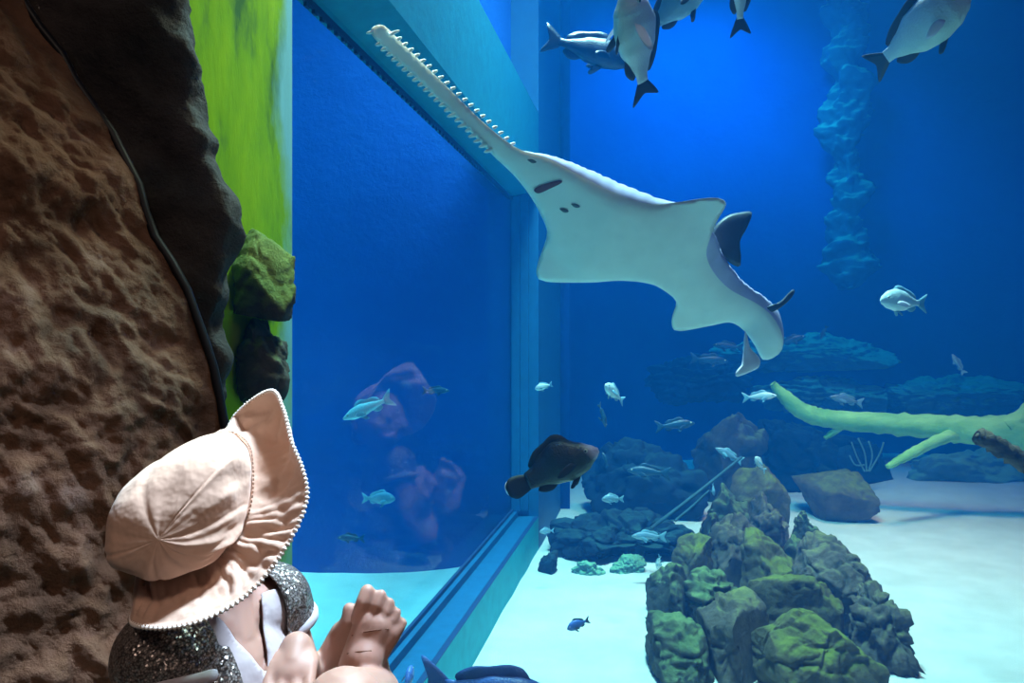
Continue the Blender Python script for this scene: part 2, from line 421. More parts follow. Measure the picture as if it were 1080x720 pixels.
# ------------------------------------------------------------------ rocks
PENDING = []
def rock_bm(center, half, seed, blocky=4.0, rough=0.12, tilt=(0, 0, 0), sub=5, strata=0.0, top_slope=0.0, ncut=16):
    bm = bmesh.new()
    bmesh.ops.create_icosphere(bm, subdivisions=sub, radius=1)
    R = Matrix.Rotation(tilt[2], 3, 'Z') @ Matrix.Rotation(tilt[1], 3, 'Y') @ Matrix.Rotation(tilt[0], 3, 'X')
    off = Vector((seed * 7.31, seed * 3.17, seed * 1.73))
    hm = (half[0] * half[1] * half[2]) ** (1 / 3) if min(half) > 0.3 * max(half) else min(half) * 1.4
    rnd = random.Random(seed)
    cuts = [(Vector((rnd.uniform(-1, 1), rnd.uniform(-1, 1), rnd.uniform(-0.3, 1))).normalized(), rnd.uniform(0.58, 0.98)) for _ in range(ncut)]
    for v in bm.verts:
        d = v.co.normalized()
        k = (abs(d.x) ** blocky + abs(d.y) ** blocky + abs(d.z) ** blocky) ** (-1 / blocky)
        q = d * k
        for n, c in cuts:                      # flat broken faces
            e = q.dot(n) - c
            if e > 0: q -= n * e * 0.95
        if top_slope: q.z += top_slope * q.x * max(0, q.z)
        p = Vector((q.x * half[0], q.y * half[1], q.z * half[2]))
        s = p / hm
        ws = s + Vector((noise.noise(s * 2 + off), noise.noise(s * 2 - off), noise.noise(s * 2.3 + off * 2))) * 0.18
        vd = noise.voronoi(ws * 1.9 + off)[0]
        crack = min(1, (vd[1] - vd[0]) / 0.16)
        dn = noise.fractal(s * 1.5 + off, 0.75, 2.2, 6) * rough * 0.6 - (1 - crack) * rough * 0.6 + noise.cell(Vector((ws.x * 1.4, ws.y * 1.4, ws.z * 2.6)) + off) * rough * 0.45
        if strata:
            zz = p.z / hm * 4 + noise.noise(s * 0.9 + off) * 1.0
            dn += strata * (abs((zz % 1.0) - 0.5) - 0.25)
        p += d * dn * hm
        v.co = R @ p + Vector(center)
    return bm
def sharpen(bm, ang=0.6):
    for e in bm.edges:
        if len(e.link_faces) == 2 and e.calc_face_angle(0) > ang: e.smooth = False

def rock(name, label, cat, center, half, seed, mat, group=None, lay=True, clip=None, **kw):
    PENDING.append((name, label, cat, Vector(center), half, seed, mat, group, lay, clip, kw))
def set_rocks():
    """each rock is laid against its neighbours: a flat contact face between every two"""
    laid = [r for r in PENDING if r[8]]
    for r in PENDING:
        name, label, cat, c, half, seed, mat, group, lay, clip, kw = r
        bm = rock_bm(c, half, seed, **kw)
        if lay:
            for q in laid:
                if q is r: continue
                c2, h2 = q[3], q[4]
                if any(abs(c[i] - c2[i]) > (half[i] + h2[i]) * 1.12 for i in range(3)): continue
                # stretch space so both look round, then cut half-way
                sc_ = Vector([1 / (half[i] + h2[i]) for i in range(3)])
                dlt = c2 - c
                n = Vector([dlt[i] * sc_[i] * sc_[i] for i in range(3)]); n.normalize()
                s1 = math.sqrt(sum((n[i] * half[i]) ** 2 for i in range(3))); s2 = math.sqrt(sum((n[i] * h2[i]) ** 2 for i in range(3)))
                lim = dlt.dot(n) * s1 / (s1 + s2) - 0.006
                for v in bm.verts:
                    e = (v.co - c).dot(n) - lim
                    if e > 0: v.co -= n * e
        if clip:
            for v in bm.verts: clip(v)
        for v in bm.verts: v.co -= c
        sharpen(bm)
        tag(link(name, bm, mat, loc=c), label, cat, group)

def keep_off_wall(v, g=0.008):
    if 1.5 < v.co.y < 8.2:
        x = wx(v.co.y) + g
        if v.co.x < x and v.co.x > x - 1.2: v.co.x = x
    if v.co.y < 1.575: v.co.y = 1.575

# dark rock column in the corner between pane and side wall
bm = bmesh.new()
prof = [(-1.8, -0.60), (-0.3, -0.60), (-0.098, -0.60), (-0.02, -0.588), (0.06, -0.60), (0.245, -0.594), (0.30, -0.594), (0.344, -0.614), (0.383, -0.63), (0.45, -0.64), (0.52, -0.652), (0.609, -0.664), (0.707, -0.676), (1.6, -0.70), (5.5, -0.75)]
rows = []
zs = [SAND - 0.1 + 2.9 * i / 259 for i in range(260)] + [1.9 + 0.15 * i for i in range(1, 28)]
for z in zs:
    xr = lerp_tab(prof, z - EYE)
    row = []
    for j in range(90):
        a = 2 * PI * j / 90
        ca, sa = math.cos(a), math.sin(a)
        e = 0.35
        p = Vector((xr - 0.5 + 0.5 * math.copysign(abs(ca) ** e, ca), 1.645 + 0.048 * math.copysign(abs(sa) ** e, sa), z))
        st = Vector((p.x * 5, p.y * 5, p.z * 9 + p.x * 5))
        d = 0.028 * noise.fractal(p * 6, 0.9, 2.0, 5) + 0.05 * (noise.voronoi(st)[0][0] - 0.3)
        p += Vector((ca, min(0, sa), 0)) * d * (1 if ca > 0.2 or sa < 0 else 0)
        p.y = max(1.572, min(1.695, p.y))
        row.append(p)
    rows.append(row)
quad_grid(bm, rows, True)
bmesh.ops.recalc_face_normals(bm, faces=bm.faces)
tag(link('rock_column', bm, M['dark_rock']), 'near-black craggy rock column behind the rubber edge of the brown rock wall', 'rock')

c = W(277, 286, 1.98)
rock('ledge_rock', 'dull green algae-coated flat rock jutting over the bright green wall', 'rock', c, (0.092, 0.13, 0.125), 31, M['moss_rock'], clip=keep_off_wall, blocky=6, rough=0.1, tilt=(0.1, 0.1, 0.1))
c = W(268, 376, 2.0)
rock('ledge_rock', 'small dark cracked rock just under the dull green ledge rock', 'rock', c, (0.10, 0.12, 0.12), 33, M['tank_rock_dark'], clip=keep_off_wall, blocky=5, rough=0.16)

# the ridge of rocks across the sand
def ridge(px0, px1, py0, py1, y, depth, seed, mat, label, base=True, **kw):
    x0, x1 = (px0 - 540) / F * y, (px1 - 540) / F * y
    zt, zb = EYE + (360 - py0) / F * y, EYE + (360 - py1) / F * y
    if base: zb = min(zb, SAND - 0.04)
    half = ((x1 - x0) / 2, depth / 2, (zt - zb) / 2)
    return rock('rock', label, 'rock', ((x0 + x1) / 2, y + depth / 2, (zt + zb) / 2), half, seed, mat, 'rocks of the ridge across the sand', **kw)

TR, TD, TB = M['tank_rock'], M['tank_rock_dark'], M['tank_rock_brown']
ridge(786, 952, 660, 770, 3.75, 0.62, 1, TR, 'large block with mossy green top and dark cut face, nearest of the ridge', blocky=6, rough=0.1, top_slope=-0.1, sub=6)
ridge(806, 912, 612, 660, 4.42, 0.5, 2, TR, 'flat-topped mossy slab directly behind the large green-topped block', blocky=6, rough=0.1, tilt=(0, -0.06, 0.1))
ridge(856, 955, 580, 680, 4.65, 0.7, 3, TB, 'rounded brown-grey boulder bulging toward the pale open sand', blocky=3.2, rough=0.13, sub=6)
ridge(922, 985, 628, 720, 4.1, 0.55, 4, TB, 'jagged brown rock low beside the large green-topped block', rough=0.3)
ridge(788, 866, 572, 640, 5.1, 0.6, 5, TR, 'sloping pale-speckled mossy rock behind the rounded brown boulder', blocky=3, rough=0.14, top_slope=-0.25)
ridge(748, 822, 546, 620, 5.55, 0.6, 6, TB, 'domed brown rock midway along the ridge', blocky=3.2, rough=0.18)
ridge(750, 804, 518, 560, 6.3, 0.5, 7, TD, 'dark green lump under the topmost flat slab of the ridge', rough=0.16)
ridge(776, 846, 490, 540, 6.9, 0.7, 8, TR, 'flat bright green slab topping the far end of the ridge', blocky=6, rough=0.08)
ridge(800, 842, 526, 570, 6.2, 0.5, 9, TB, 'brown wedge below the flat bright green slab', rough=0.2)
ridge(832, 864, 566, 596, 5.4, 0.35, 10, TD, 'small dark cube-like rock at the sand edge behind the brown boulder', blocky=5)
ridge(842, 872, 541, 574, 5.9, 0.4, 11, TD, 'small dark pointed rock at the far sand edge of the ridge', rough=0.22)
ridge(714, 757, 562, 620, 5.45, 0.5, 12, TR, 'upright green block on the shaded flank of the ridge', blocky=5, rough=0.12)
ridge(688, 740, 605, 680, 4.75, 0.5, 13, TD, 'dark squarish block standing on the pale sand below the ridge', blocky=6, rough=0.1)
ridge(722, 796, 604, 670, 4.6, 0.5, 14, TD, 'dark stepped rock in the middle of the shaded flank', rough=0.18, strata=0.25)
ridge(698, 778, 672, 740, 4.0, 0.6, 15, TD, 'dark mossy block low on the shaded flank, cut by the frame bottom', blocky=8, ncut=8, rough=0.14)
ridge(736, 835, 652, 750, 4.0, 0.6, 16, TB, 'tall streaked brown rock leaning on the large green-topped block', rough=0.14, blocky=8, ncut=8)
ridge(742, 772, 543, 580, 5.95, 0.4, 17, TD, 'narrow dark rock wedged beside the domed brown rock', rough=0.18)
ridge(735, 775, 676, 740, 4.52, 0.3, 18, TD, 'small dark rock wedged low between the shaded blocks at the frame bottom', rough=0.15)
ridge(785, 826, 664, 740, 4.42, 0.3, 19, TB, 'narrow brown rock filling the gap beside the large green-topped block', rough=0.15)
# further rocks
def far(px0, px1, py0, py1, y, depth, seed, mat, label, cat='rock', name='boulder', grounded=True, **kw):
    x0, x1 = (px0 - 540) / F * y, (px1 - 540) / F * y
    zt, zb = EYE + (360 - py0) / F * y, EYE + (360 - py1) / F * y
    if grounded: zb = min(zb, SAND - 0.05)
    half = ((x1 - x0) / 2, depth / 2, (zt - zb) / 2)
    return rock(name, label, cat, ((x0 + x1) / 2, y + depth / 2, (zt + zb) / 2), half, seed, mat, **kw)
far(866, 938, 503, 548, 7.6, 0.9, 41, TR, 'flat tilted green slab lying alone on the pale sand', blocky=6, rough=0.08, tilt=(0.15, -0.3, 0.2), grounded=False, ncut=8)
far(730, 836, 428, 520, 8.35, 0.8, 42, M['tank_rock_dark'], 'big rounded boulder with a dark split under the fork of the log', rough=0.12, blocky=2.8)
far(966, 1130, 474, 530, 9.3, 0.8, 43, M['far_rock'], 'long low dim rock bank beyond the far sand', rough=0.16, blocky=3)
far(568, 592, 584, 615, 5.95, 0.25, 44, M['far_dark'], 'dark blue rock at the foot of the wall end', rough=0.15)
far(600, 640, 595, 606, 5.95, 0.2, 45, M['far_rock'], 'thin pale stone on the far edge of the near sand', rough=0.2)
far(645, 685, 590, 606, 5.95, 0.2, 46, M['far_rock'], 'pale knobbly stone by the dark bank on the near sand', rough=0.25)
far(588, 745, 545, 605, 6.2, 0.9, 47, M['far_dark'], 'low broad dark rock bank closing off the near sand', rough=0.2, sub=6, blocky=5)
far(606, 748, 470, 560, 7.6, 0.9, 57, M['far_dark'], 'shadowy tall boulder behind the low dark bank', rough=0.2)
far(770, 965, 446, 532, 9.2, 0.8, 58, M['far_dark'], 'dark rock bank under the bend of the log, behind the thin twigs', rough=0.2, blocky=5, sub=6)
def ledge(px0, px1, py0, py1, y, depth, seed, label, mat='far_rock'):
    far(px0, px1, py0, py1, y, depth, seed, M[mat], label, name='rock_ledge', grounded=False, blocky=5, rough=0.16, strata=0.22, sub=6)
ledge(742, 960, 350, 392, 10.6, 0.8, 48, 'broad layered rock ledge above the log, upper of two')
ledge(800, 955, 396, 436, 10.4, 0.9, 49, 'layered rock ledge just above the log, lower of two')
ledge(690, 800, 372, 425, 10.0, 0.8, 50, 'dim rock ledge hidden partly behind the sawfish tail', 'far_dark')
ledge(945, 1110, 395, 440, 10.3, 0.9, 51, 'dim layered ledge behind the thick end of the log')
set_rocks()
# rock pillar on the back wall
bm = bmesh.new()
rows = []
for i in range(200):
    z = EYE + 0.75 + i / 199 * 4.6
    cx = W(893, 200, 11.5).x + 0.15 * noise.noise(Vector((z * 1.3, 4, 0)))
    w = (0.24 + 0.22 * noise.noise(Vector((z * 1.4, 9, 0)))) * min(1, 0.25 + i / 18)
    row = []
    for j in range(70):
        a = 2 * PI * j / 70
        p = Vector((cx + w * math.cos(a), 11.5 + 0.18 * math.sin(a), z))
        p += Vector((math.cos(a), math.sin(a) * 0.6, 0.3)) * (0.20 * noise.fractal(p * 2.6, 0.9, 2.1, 5) + 0.10 * (noise.voronoi(p * 4.5)[0][0] - 0.3))
        row.append(p)
    rows.append(row)
vs = quad_grid(bm, rows, True)
bm.faces.new(vs[0][::-1]); bm.faces.new(vs[-1])
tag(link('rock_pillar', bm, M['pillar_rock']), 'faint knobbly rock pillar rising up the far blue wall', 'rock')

# ------------------------------------------------------------------ wood
def px_tube(bm, pts, n, seg=14, wob=0.25):
    """pts: (px, py, depth, radius px)"""
    s = catmull(pts, n)
    tube(bm, [W(a, b, y) for a, b, y, r in s], [r / F * y for a, b, y, r in s], seg, wob)
bm = bmesh.new()
px_tube(bm, [(815, 404, 8.3, 3.4), (826, 417, 8.3, 6.7), (848, 434, 8.25, 9.2), (876, 442, 8.2, 10.1), (925, 446, 8.1, 10.9), (975, 449, 8.0, 12.6), (1020, 453, 7.9, 15.1), (1080, 458, 7.8, 18.5), (1140, 470, 7.6, 21.0), (1260, 560, 7.4, 23.5)], 70)
px_tube(bm, [(1012, 456, 7.9, 7.6), (985, 466, 7.75, 5.9), (958, 480, 7.6, 5.0), (936, 492, 7.5, 2.9)], 26, 10)
px_tube(bm, [(1060, 452, 7.8, 11.8), (1085, 435, 7.8, 10.1), (1120, 390, 7.8, 7.6)], 16, 10)
px_tube(bm, [(870, 462, 8.2, 2.5), (880, 455, 8.2, 3.4), (890, 448, 8.2, 3.4)], 8, 8)
tag(link('driftwood_log', bm, M['log']), 'long pale green algae-covered driftwood log with a forked side branch', 'log')
bm = bmesh.new()
s = [W(1031, 457, 3.5), W(1050, 470, 3.5), W(1080, 487, 3.5), W(1150, 532, 3.5), W(1300, 640, 3.5), W(1480, 790, 3.5)]
tube(bm, [Vector(p) for p in catmull([tuple(p) for p in s], 40)], [0.016] + [0.034 + 0.0006 * k for k in range(39)], 12, 0.5)
tag(link('dead_branch', bm, M['bark']), 'brown bare broken branch end poking in over the pale sand', 'branch')
bm = bmesh.new()
px_tube(bm, [(687, 557, 5.95, 2.2), (735, 520, 6.1, 1.8), (782, 482, 6.5, 1.4)], 12, 6, 0)
px_tube(bm, [(712, 549, 6.0, 1.6), (730, 534, 6.05, 1.4), (748, 517, 6.1, 1.0)], 8, 6, 0)
tag(link('sunken_branch', bm, M['twig_dark']), 'thin dim forked branch leaning against the far end of the ridge', 'branch')
bm = bmesh.new()
for pts in ([(912, 497, 9), (904, 482, 9), (898, 466, 9)], [(914, 497, 9), (912, 478, 9), (905, 462, 9)], [(916, 497, 9), (920, 480, 9), (916, 465, 9)],
            [(917, 497, 9), (928, 478, 9), (932, 466, 9)], [(912, 490, 9), (902, 490, 9), (896, 480, 9)]):
    px_tube(bm, [(a, b, c_, 0.9) for a, b, c_ in pts], 8, 5, 0)
tag(link('twig_clump', bm, M['twig']), 'clump of thin pale upright twigs beside the flat tilted slab', 'twigs')

# ------------------------------------------------------------------ sawfish
OUT = [(391, 34), (394, 28), (402, 26), (410, 31), (430, 51), (470, 90), (510, 129), (545, 156), (575, 166), (610, 184), (650, 204), (685, 215), (715, 213), (742, 209), (758, 209), (766, 215),
       (757, 232), (749, 251), (745, 268), (752, 286), (770, 305), (798, 320), (815, 334), (825, 353), (825, 368), (816, 377), (804, 379), (797, 366), (784, 348), (770, 340), (752, 343), (718, 349),
       (709, 345), (709, 333), (713, 318), (700, 306), (684, 299), (655, 296), (620, 298), (576, 297), (566, 290), (568, 275), (574, 258), (577, 244), (570, 226), (558, 205), (541, 184), (522, 166), (500, 143), (470, 113), (430, 74), (400, 46)]
AX = [(395, 36), (470, 102), (535, 160), (580, 200), (640, 238), (700, 272), (755, 308), (795, 335), (813, 374)]
TH = [0.006, 0.010, 0.022, 0.055, 0.105, 0.125, 0.125, 0.10, 0.045]
WD = [0.05, 0.06, 0.10, 0.17, 0.23, 0.19, 0.12, 0.09, 0.05]
DEP = [2.60, 2.80, 2.95, 3.05, 3.15, 3.30, 3.5, 3.65, 3.7]
DV = [Vector((0.38, 0.66, 0.65)).normalized(), Vector((0.84, 0.25, 0.48)).normalized()]
AXN = len(AX)
AXF = [Vector(p) for p in catmull(AX, 65)]
def axis_of(px, py):
    best = (1e9, 0, 0); P_ = Vector((px, py))
    for i in range(64):
        a, b = AXF[i], AXF[i + 1]; ab = b - a
        t = max(0, min(1, (P_ - a).dot(ab) / ab.length_squared))
        q = a + ab * t
        d = (P_ - q).length
        if d < best[0]:
            side = ab.x * (py - q.y) - ab.y * (px - q.x)   # >0: lower-left side
            best = (d, (i + t) / 8.0, math.copysign(1, side))
    return best
def interp(tab, s):
    i = min(int(s), len(tab) - 2); u = s - i
    return tab[i] * (1 - u) + tab[i + 1] * u
def saw_frame(px, py):
    d, s, sd = axis_of(px, py)
    y = interp(DEP, s) + sd * d * 0.0028 * min(1, s / 3)
    return W(px, py, y), d, s, sd
def seg_dist(p):
    m = 1e9; n = len(ol)
    for i in range(n):
        a = ol[i]; b = ol[(i + 1) % n]; ab = b - a
        t = max(0, min(1, (p - a).dot(ab) / ab.length_squared))
        m = min(m, (p - a - ab * t).length)
    return m
def inside(p):
    c = False; n = len(ol); x, y = p
    for i in range(n):
        x1, y1 = ol[i]; x2, y2 = ol[(i + 1) % n]
        if (y1 > y) != (y2 > y) and x < (x2 - x1) * (y - y1) / (y2 - y1) + x1: c = not c
    return c
# dense smooth outline
ol = []
nO = len(OUT)
for i in range(nO):
    a, b, c_, d_ = (Vector(OUT[(i + k) % nO]) for k in (-1, 0, 1, 2))
    m = max(2, int((c_ - b).length / 5))
    for k in range(m):
        u = k / m
        ol.append(0.5 * (2 * b + (c_ - a) * u + (2 * a - 5 * b + 4 * c_ - d_) * u * u + (-a + 3 * b - 3 * c_ + d_) * u ** 3))
pts2 = list(ol)
for gx in range(395, 830, 4):
    for gy in range(28, 384, 4):
        p = Vector((gx + 2 * ((gy // 4) % 2), gy))
        if inside(p) and seg_dist(p) > 2.2: pts2.append(p)
edges = [(i, (i + 1) % len(ol)) for i in range(len(ol))]
vo, eo, fo, *_ = geometry.delaunay_2d_cdt(pts2, edges, [list(range(len(ol)))], 1, 0.01)
bm = bmesh.new()
top, bot = [], []
def on_edge(p): return seg_dist(p) < 0.9
for p in vo:
    base, d, s, sd = saw_frame(p.x, p.y)
    e = seg_dist(p)
    mpp = base.y / F
    edge_f = min(1, math.sqrt(e * mpp / 0.02)) if e > 0 else 0
    t = interp(TH, s); w = interp(WD, s)
    bulge = t * math.sqrt(max(0, 1 - (d * mpp / w) ** 2)) if d * mpp < w else 0
    fin = 0.008 if s > 2.2 else 0.0
    dors = (bulge + fin) * edge_f; vent = (bulge * 0.28 + fin * 0.5) * edge_f
    k = max(0, min(1, (s - 3.9) / 1.4))
    if sd < 0 and 2.0 < s < 4.6: dors += 0.05 * math.sin(PI * (s - 2.0) / 2.6) * min(1, e / 5)
    D = (DV[0] * (1 - k) + DV[1] * k).normalized()
    if e < 0.3:
        v = bm.verts.new(base); top.append(v); bot.append(v)
    else:
        top.append(bm.verts.new(base + D * dors)); bot.append(bm.verts.new(base - D * vent))
for f in fo:
    try:
        bm.faces.new([bot[i] for i in f]).material_index = 0
    except ValueError: pass
    try:
        bm.faces.new([top[i] for i in reversed(f)]).material_index = 1
    except ValueError: pass
rim_ = set(top) & set(bot)
for _ in range(3):
    bmesh.ops.smooth_vert(bm, verts=[v for v in top + bot if v not in rim_], factor=0.5, use_axis_x=True, use_axis_y=True, use_axis_z=True)
bmesh.ops.recalc_face_normals(bm, faces=bm.faces)
SC = W(690, 245, 3.25)
for v in bm.verts: v.co -= SC
saw = tag(link('sawfish', bm, [M['belly'], M['back']], loc=SC), 'large sawfish showing its pale underside and toothed saw', 'sawfish')

def slab(name, poly, depth, thick, mat, parent, org, curve=0.0, D=None):
    """thin solid fin from an outline; depth may be a function of px,py"""
    bm = bmesh.new()
    pts = []
    n = len(poly)
    for i in range(n):
        a, b, c_, d_ = (Vector(poly[(i + k) % n]) for k in (-1, 0, 1, 2))
        for k in range(3):
            u = k / 3
            pts.append(0.5 * (2 * b + (c_ - a) * u + (2 * a - 5 * b + 4 * c_ - d_) * u * u + (-a + 3 * b - 3 * c_ + d_) * u ** 3))
    cen = sum(pts, Vector((0, 0))) / len(pts)
    f = depth if callable(depth) else (lambda p: depth)
    nrm = D or Vector((0.2, -0.95, 0.1)).normalized()
    rings = []
    for q, t in ((1.0, 0), (0.86, 0.8), (0.45, 1.0)):
        rings.append([(cen + (p - cen) * q, t) for p in pts])
    for side in (1, -1):
        rows = [[W(p.x, p.y, f(p)) + nrm * (side * thick / 2 * t) - org for p, t in r] for r in rings]
        vs = quad_grid(bm, rows, True)
        bm.faces.new(vs[-1])
    bmesh.ops.remove_doubles(bm, verts=bm.verts, dist=1e-6)
    bmesh.ops.recalc_face_normals(bm, faces=bm.faces)
    return link(name, bm, mat, parent)
slab('dorsal_fin', [(749, 258), (753, 240), (766, 228), (780, 224), (793, 224), (788, 240), (780, 256), (781, 280), (768, 276)], lambda p: 3.44 + 0.0012 * (p.x - 760), 0.03, M['fin_dark'], saw, SC)
slab('dorsal_fin', [(812, 323), (824, 317), (831, 311), (836, 305), (838, 309), (830, 319), (815, 329), (807, 325)], 3.62, 0.016, M['fin_dark'], saw, SC)
slab('caudal_fin', [(786, 348), (791, 366), (801, 377), (801, 386), (794, 391), (778, 397), (776, 393), (782, 385), (784, 370)], 3.66, 0.02, M['fin_pale'], saw, SC)
slab('mouth', [(563, 200), (572, 195), (590, 190), (592, 193), (580, 199), (568, 204)], lambda p: saw_frame(p.x, p.y)[0].y - 0.026, 0.006, M['mouth'], saw, SC)
for q in ((595, 222), (607, 217), (561, 170)):
    slab('nostril', [(q[0] - 5, q[1] - 2), (q[0] + 1, q[1] - 2), (q[0] + 5, q[1] + 1), (q[0], q[1] + 2)], lambda p: saw_frame(p.x, p.y)[0].y - 0.03, 0.005, M['nostril'], saw, SC)
# teeth
def tooth_at(p0, direction, length, wide, s):
    bm = bmesh.new()
    a = W(p0[0], p0[1], s); u = (W(p0[0] + direction[0], p0[1] + direction[1], s) - a).normalized()
    mpp = s / F
    ts = (-0.4, 0.3, 0.6, 0.85, 1.0); rr = (1.0, 0.95, 0.8, 0.55, 0.15)
    tube(bm, [a + u * (length * mpp * t) - SC for t in ts], [wide * mpp * r for r in rr], 8)
    link('tooth', bm, M['tooth'], saw)
for k in range(22):                      # lower edge
    t = k / 21
    x = 400 + t * 117; y = 46 + t * 112 + 0.5
    L = 4.5 if k not in (14, 16, 18, 19, 20, 21) else 7
    tooth_at((x, y), (-0.85, 0.25), L, 2.2, 2.60 + t * 0.33)
for k in range(21):                      # upper edge
    t = k / 20
    x = 414 + t * 126; y = 35 + t * 117
    tooth_at((x, y), (0.9, -0.35), 4 if k else 8, 1.9, 2.62 + t * 0.33)
tooth_at((392, 34), (-1, 0.2), 6, 1.8, 2.60)

# ------------------------------------------------------------------ bony fish
SHAPES = {
    'deep': dict(top=[(0, 0.02), (0.06, 0.11), (0.2, 0.21), (0.38, 0.26), (0.6, 0.22), (0.8, 0.12), (0.92, 0.07), (1, 0.065)],
                 bot=[(0, 0.03), (0.06, 0.09), (0.2, 0.16), (0.4, 0.2), (0.6, 0.18), (0.8, 0.1), (0.92, 0.06), (1, 0.06)],
                 wid=[(0, 0.02), (0.06, 0.06), (0.2, 0.115), (0.4, 0.13), (0.6, 0.1), (0.8, 0.05), (1, 0.02)]),
    'long': dict(top=[(0, 0.02), (0.08, 0.07), (0.25, 0.14), (0.45, 0.16), (0.7, 0.11), (0.9, 0.055), (1, 0.05)],
                 bot=[(0, 0.02), (0.08, 0.06), (0.25, 0.12), (0.45, 0.13), (0.7, 0.09), (0.9, 0.05), (1, 0.05)],
                 wid=[(0, 0.02), (0.08, 0.05), (0.25, 0.09), (0.45, 0.095), (0.7, 0.06), (1, 0.015)]),
    'stout': dict(top=[(0, 0.025), (0.08, 0.08), (0.2, 0.15), (0.4, 0.26), (0.55, 0.28), (0.75, 0.21), (0.9, 0.12), (1, 0.10)],
                  bot=[(0, 0.035), (0.08, 0.09), (0.25, 0.17), (0.45, 0.2), (0.65, 0.17), (0.85, 0.11), (1, 0.09)],
                  wid=[(0, 0.03), (0.1, 0.09), (0.3, 0.16), (0.5, 0.16), (0.75, 0.09), (1, 0.03)]),
}
def fish(name, label, pos, heading, L, shape, mats, tail='fork', roll=0.0, bend=0.0, group=None, detail=2, cat='fish', tall=1.0, spread=0.0):
    """pos: world centre; heading: nose direction; mats: (body, fin); L: nose to peduncle"""
    S = SHAPES[shape]; body, finm = mats[0], mats[1]
    def bendp(x, y, z):                   # sideways curve of the spine
        t = 0.5 - x / L
        return Vector((x, y + bend * L * t * t, z))
    bm = bmesh.new(); rows = []
    ns, nc = (30, 22) if detail > 1 else (16, 14)
    for i in range(ns):
        t = (i / (ns - 1)) ** 1.15
        T, B, Wd = (lerp_tab(S[k], t) * L for k in ('top', 'bot', 'wid'))
        T *= tall; B *= tall
        x = L / 2 - t * L
        row = []
        for k in range(nc):
            a = 2 * PI * k / nc
            ca, sa = math.cos(a), math.sin(a)
            z = (T if sa > 0 else B) * math.copysign(abs(sa) ** 0.95, sa)
            y = Wd * math.copysign(abs(ca) ** 0.9, ca)
            row.append(bendp(x, y, z))
        rows.append(row)
    vs = quad_grid(bm, rows, True)
    bm.faces.new(vs[0][::-1]); bm.faces.new(vs[-1])
    if detail > 1:                        # gill cover and mouth creases, brow
        for v in bm.verts:
            t = 0.5 - v.co.x / L
            g = math.exp(-((t - 0.27 - 0.25 * (v.co.z / L) ** 2) / 0.012) ** 2)
            v.co.y *= 1 - 0.16 * g
            if t < 0.12:
                mz = -0.012 * L
                v.co.y *= 1 - 0.3 * math.exp(-((v.co.z - mz) / (0.012 * L)) ** 2)
    bmesh.ops.recalc_face_normals(bm, faces=bm.faces)
    o = link(name, bm, body, loc=pos)
    tag(o, label, cat, group)
    h = Vector(heading).normalized()
    side = Vector((0, 0, 1)).cross(h)
    if side.length < 1e-3: side = Vector((0, 1, 0))
    side.normalize(); up = h.cross(side)
    R = Matrix((h, side, up)).transposed().to_4x4() @ Matrix.Rotation(roll, 4, 'X')
    o.matrix_world = Matrix.Translation(pos) @ R
    def fin(nm, poly, mat, place, th=0.012):
        b2 = bmesh.new(); n = len(poly)
        pp = catmull(poly + [poly[0]], n * 3 + 1)[:-1]
        cx = sum(p[0] for p in pp) / len(pp); cz = sum(p[1] for p in pp) / len(pp)
        for s in (1, -1):
            rows = []
            for q, tt in ((1, 0.12), (0.6, 0.8), (0.2, 1)):
                rows.append([place(cx + (x - cx) * q, s * th * L * tt * 0.5, cz + (z - cz) * q) for x, z in pp])
            r = quad_grid(b2, rows, True); b2.faces.new(r[-1])
            if s == 1: first = r[0]
            else:
                for i in range(len(first)):
                    j = (i + 1) % len(first); b2.faces.new((first[i], first[j], r[0][j], r[0][i]))
        bmesh.ops.recalc_face_normals(b2, faces=b2.faces)
        return link(nm, b2, mat, o)
    pl = lambda x, y, z: bendp(x * L, y, z * L)
    topz = lambda t: lerp_tab(S['top'], t) * tall
    botz = lambda t: lerp_tab(S['bot'], t) * tall
    if tail == 'fork':
        tp = [(-0.47, 0.05), (-0.58, 0.13), (-0.72, 0.2), (-0.66, 0.06), (-0.64, 0.0), (-0.66, -0.06), (-0.72, -0.2), (-0.58, -0.13), (-0.47, -0.05)]
    else:
        tp = [(-0.46, 0.08), (-0.56, 0.13), (-0.68, 0.15), (-0.75, 0.08), (-0.76, 0.0), (-0.75, -0.08), (-0.68, -0.15), (-0.56, -0.13), (-0.46, -0.08)]
    fin('tail_fin', tp, finm, pl)
    d = [(0.5 - t, topz(t) - 0.02) for t in (0.3, 0.45, 0.6, 0.75, 0.88)]
    e = [(0.5 - t, topz(t) + hh) for t, hh in ((0.92, 0.05), (0.8, 0.10), (0.65, 0.075), (0.5, 0.09), (0.38, 0.06))]
    fin('dorsal_fin', d + e, finm, pl)
    d = [(0.5 - t, -botz(t) + 0.02) for t in (0.66, 0.76, 0.87)]
    e = [(0.5 - t, -botz(t) - hh) for t, hh in ((0.93, 0.05), (0.85, 0.1), (0.75, 0.07))]
    fin('anal_fin', d + e, finm, pl)
    eye_r = 0.028 * L
